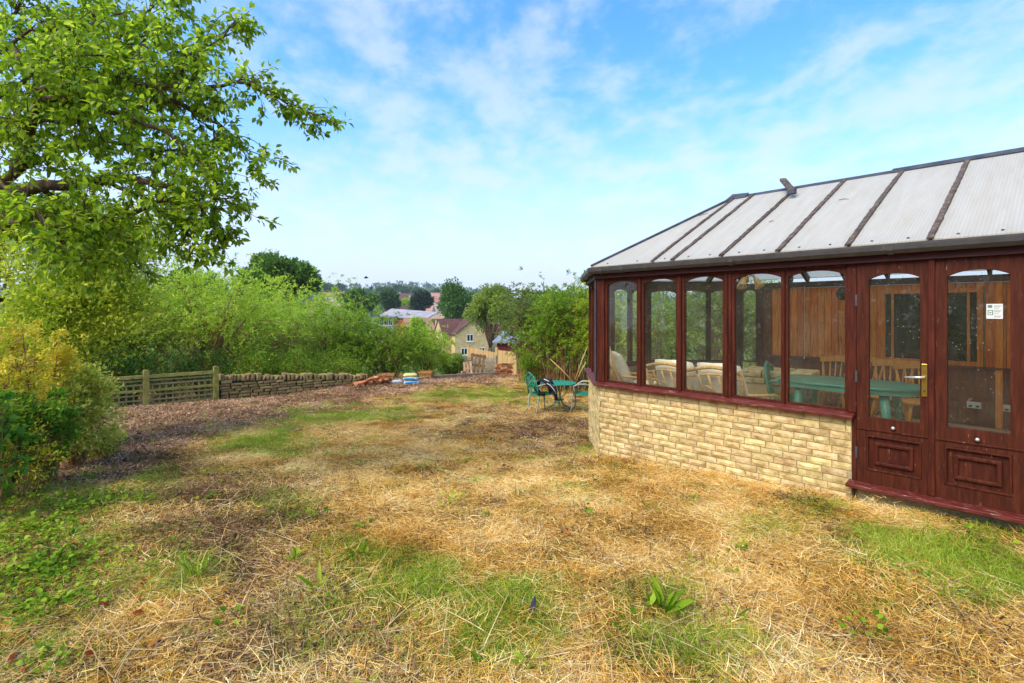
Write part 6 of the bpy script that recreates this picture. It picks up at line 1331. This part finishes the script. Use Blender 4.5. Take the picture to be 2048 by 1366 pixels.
def masks(x, y):
    px, py = proj(x, y); nz = fbm(x, y, 1.1, 41, 4) - .5; nf = fbm(x, y, 4.0, 51, 3) - .5
    gr = ell(px, py, GREEN) + nz * .75 + nf * .5; wd = ell(px, py, WEED) + nz * .6 + nf * .4; dk = ell(px, py, DARK) + nz * .7 + nf * .6
    ch = sstep(-14, 14, (chipline(px) - py) + nz * 50 + nf * 22)
    ch = np.where(px > 1075, 0, ch)
    brown = ell(px, py, [(470, 1060, 170, 100, 1), (540, 1190, 130, 80, .9), (620, 1290, 160, 80, .9), (450, 1330, 120, 60, .6), (300, 930, 120, 40, .7), (1750, 1300, 260, 60, .6), (1100, 870, 150, 50, .8), (950, 850, 160, 36, .6)])
    return px, py, gr, wd, dk, ch, brown
def emit(name, n, ymin, ymax, pw, prob, scl, meshes, label, cat, lift=0.0, tilt=.1):
    x, y = field(n, ymin, ymax, pw); ok = free(x, y); x, y = x[ok], y[ok]; p = prob(x, y, *masks(x, y)); k = g.random(len(x)) < p; x, y = x[k], y[k]; m = len(x)
    print(name, m)
    scatter(name, np.stack([x, y, ground_z(x, y) + lift], -1), g.uniform(0, 6.283, m), g.uniform(scl[0], scl[1], m), g.integers(0, len(meshes), m), meshes, label, cat, g.normal(size=(m, 2)) * tilt)
N0 = [blades(i, 190, .20, .035, .11, .0028, (-2, 16), GM['straw'], .5, tlo=0, thi=1) for i in range(6)] + [blades(20 + i, 150, .16, .03, .085, .0028, (0, 46), GM['straw'], .6, tlo=.1, thi=1) for i in range(3)]
emit('dry_grass', 27000, 1.9, 19, 1.55, lambda x, y, px, py, gr, wd, dk, ch, br: np.clip(.30 + 2.4 * (fbm(x, y, 2.6, 71, 3) - .32), .10, 1) * np.clip(.95 - .9 * np.clip(dk - .22, 0, 1) * 1.6 - .85 * ch - .75 * np.clip(wd - .2, 0, 1) - .30 * br - .9 * np.clip((gr - .15) * 1.7, 0, .92), .04, 1), (.7, 1.25), N0, 'flattened dry straw-coloured grass covering the lawn', 'grass', .002)
N1 = [blades(40 + i, 110, .14, .05, .13, .0036, (25, 85), GM['green'], .7, seg=3) for i in range(5)] + [blades(50 + i, 120, .17, .03, .08, .0036, (15, 80), GM['green'], .6) for i in range(3)]
emit('green_grass', 46000, 1.9, 19, 1.5, lambda x, y, px, py, gr, wd, dk, ch, br: np.clip((np.maximum(gr, wd * .55) - .06) * 1.8, .02, .98) * (1 - ch * .9), (.7, 1.25), N1, 'green grass tufts in patches on the lawn', 'grass')
N2 = [chips(60 + i, 150, .20, .010, .045, GM['chip'], asp=.35, up=.6) for i in range(5)] + [blades(70 + i, 50, .2, .05, .16, .004, (-2, 20), GM['chip'], .3) for i in range(2)]
emit('wood_chippings', 16000, 5.0, 19, 1.1, lambda x, y, px, py, gr, wd, dk, ch, br: ch * .95 + .04 * br, (.8, 1.3), N2, 'pinkish-brown wood chippings spread along the wall and trellis', 'chippings')
N3 = [chips(80 + i, 90, .20, .008, .026, GM['litter'], asp=.4) for i in range(4)] + [blades(90 + i, 40, .2, .04, .14, .004, (-2, 25), GM['litter'], .5) for i in range(3)]
emit('leaf_litter', 24000, 1.9, 19, 1.5, lambda x, y, px, py, gr, wd, dk, ch, br: np.clip(.05 + .55 * br + .5 * np.clip(wd, 0, 1) + .75 * np.clip(dk - .1, 0, 1) + .25 * ch, 0, 1), (.7, 1.3), N3, 'brown leaf litter and debris on bare soil', 'litter', .003)
N4 = [rosette(100 + i, 16, .030, .022, GM['weed'], (10, 60), .06) for i in range(5)] + [rosette(110 + i, 30, .026, .02, GM['weed'], (0, 50), .09) for i in range(4)]
emit('weeds', 16000, 1.9, 13, 1.5, lambda x, y, px, py, gr, wd, dk, ch, br: np.clip((wd - .38) * 1.2, 0, .62) * (1 - .6 * ch) + .008, (.7, 1.5), N4, 'low green weeds and ivy on the left bank', 'weeds', .01)
N5 = [blades(120 + i, 6, .16, .14, .42, .0042, (-1, 10), GM['stalk'], .25, seg=4) for i in range(6)]
emit('straw_stalks', 9000, 1.9, 14, 1.6, lambda x, y, px, py, gr, wd, dk, ch, br: np.clip(.12 + .75 * br + .3 * np.clip((py - 1150) / 200, 0, 1) + .2 * ch - .3 * np.clip(gr, 0, 1), 0, 1) * .8, (.6, 1.1), N5, 'long pale cut stalks lying on the lawn', 'straw', .012, .07)
N6 = [blades(140 + i, 5, .05, .06, .14, .006, (50, 88), GM['litter'], .1) for i in range(4)]
emit('cut_stems', 1500, 2.0, 10, 1.5, lambda x, y, px, py, gr, wd, dk, ch, br: np.clip(.25 + .5 * np.clip((py - 1000) / 300, 0, 1), 0, 1) * (px > 500), (.6, 1.1), N6, 'short dark cut plant stems sticking up from the lawn', 'stems')
N7 = [chips(150 + i, 4, .2, .025, .05, GM['fallen'], asp=.8) for i in range(4)]
emit('fallen_leaves', 1500, 2.0, 6, 1.4, lambda x, y, px, py, gr, wd, dk, ch, br: np.clip(wd, 0, 1) * .35, (.7, 1.2), N7, 'rust-coloured fallen leaves on the left bank', 'leaves', .02)
N8 = [blades(160 + i, 70, .09, .04, .10, .005, (15, 80), GM['straw'], .8, seg=2) for i in range(5)] + [blades(170 + i, 46, .09, .03, .09, .005, (5, 70), GM['litter'], .8) for i in range(1)]
emit('dry_tufts', 9000, 3.2, 19, 1.1, lambda x, y, px, py, gr, wd, dk, ch, br: np.clip(.5 + 1.6 * (fbm(x, y, 3.4, 91, 3) - .45), .05, 1) * (1 - .9 * ch) * (1 - .7 * np.clip(gr, 0, 1)), (.7, 1.5), N8, 'rough upstanding tufts of dry grass over the lawn', 'grass')
N9 = [blades(180 + i, 26, .16, .06, .22, .006, (0, 35), GM['chip' if i % 2 else 'stalk'], .4) for i in range(4)]
emit('bark_strips', 3800, 6.0, 18, 1.0, lambda x, y, px, py, gr, wd, dk, ch, br: ch * .6 + .06 * br, (.7, 1.3), N9, 'thin pale bark strips and twigs among the chippings', 'chippings', .01)
# single broad-leaved plants that stand out on the lawn
def dock(px, py, label, n=14, L_=.16, W_=.045, mat='weed', el=(25, 75), name='dock_plant'):
    p = on_ground(px, py); me = rosette(int(px), n, L_, W_, GM[mat], el, .02); o = link(name, me, None, p); return tag(o, label, 'plant')
dock(1325, 1232, 'broad-leaved green dock plant on dark soil in the foreground lawn')
dock(1465, 1245, 'smaller dock plant right of the large one in the foreground', 9, .11, .03)
dock(1300, 1225, 'low dock leaves left of the large dock plant', 8, .12, .035)
dock(965, 1345, 'dark leaved weed at the bottom edge of the lawn', 8, .10, .03)
dock(395, 1165, 'tuft of long green grass on the left path', 26, .20, .010, 'green', (30, 85), 'grass_tuft')
dock(640, 1185, 'tall pale green seedling beside the bare path', 8, .13, .02, 'weed', (40, 88), 'seedling')
dock(590, 1125, 'small green seedling with upright leaves above the green patch', 10, .12, .022, 'weed', (40, 88), 'seedling')
for px, py, w_, lab in ((655, 965, .30, 'tuft of rusty dry grass on the middle of the lawn, the farther one'), (700, 960, .22, 'dark dry grass clump just right of the farther rusty tuft'), (1600, 1003, .26, 'dark brown dead clump near the dwarf wall end'), (480, 1045, .24, 'dark stubbly clump on the brown path')):
    p = on_ground(px, py); o = link('dry_tuft', blades(int(px), 170, w_ * .45, .05, .13, .004, (10, 80), GM['litter'] if 'dark' in lab else GM['straw'], .8, 'dry_tuft', 3), None, p); tag(o, lab, 'grass tuft')
p = on_ground(1060, 1245); b = MB(); b.prism([(-.02, 0), (.018, .01), (.012, .10), (.0, .125), (-.014, .09)], -.003, .003, 'xz'); o = b.build('slate_shard', M['dark'], None, False, p); o.rotation_euler = (-.3, .35, .3); tag(o, 'grey slate shard standing in the green grass', 'stone')

# ------------------------------------------------------------------ thin summer haze over the valley
hm = bpy.data.materials.new('haze_air'); hm.use_nodes = True; hn = hm.node_tree; hn.nodes.clear()
ho = hn.nodes.new('ShaderNodeOutputMaterial'); hv = hn.nodes.new('ShaderNodeVolumePrincipled'); hv.inputs['Color'].default_value = (.86, .92, 1, 1); hv.inputs['Density'].default_value = .00026; hv.inputs['Anisotropy'].default_value = .2
hn.links.new(hv.outputs[0], ho.inputs['Volume'])
hz_ = MB().box(-3400, 3400, -70, 1680, -60, 100).build('haze', hm); tag(hz_, 'thin haze over the far side of the valley', 'haze', kind='stuff')
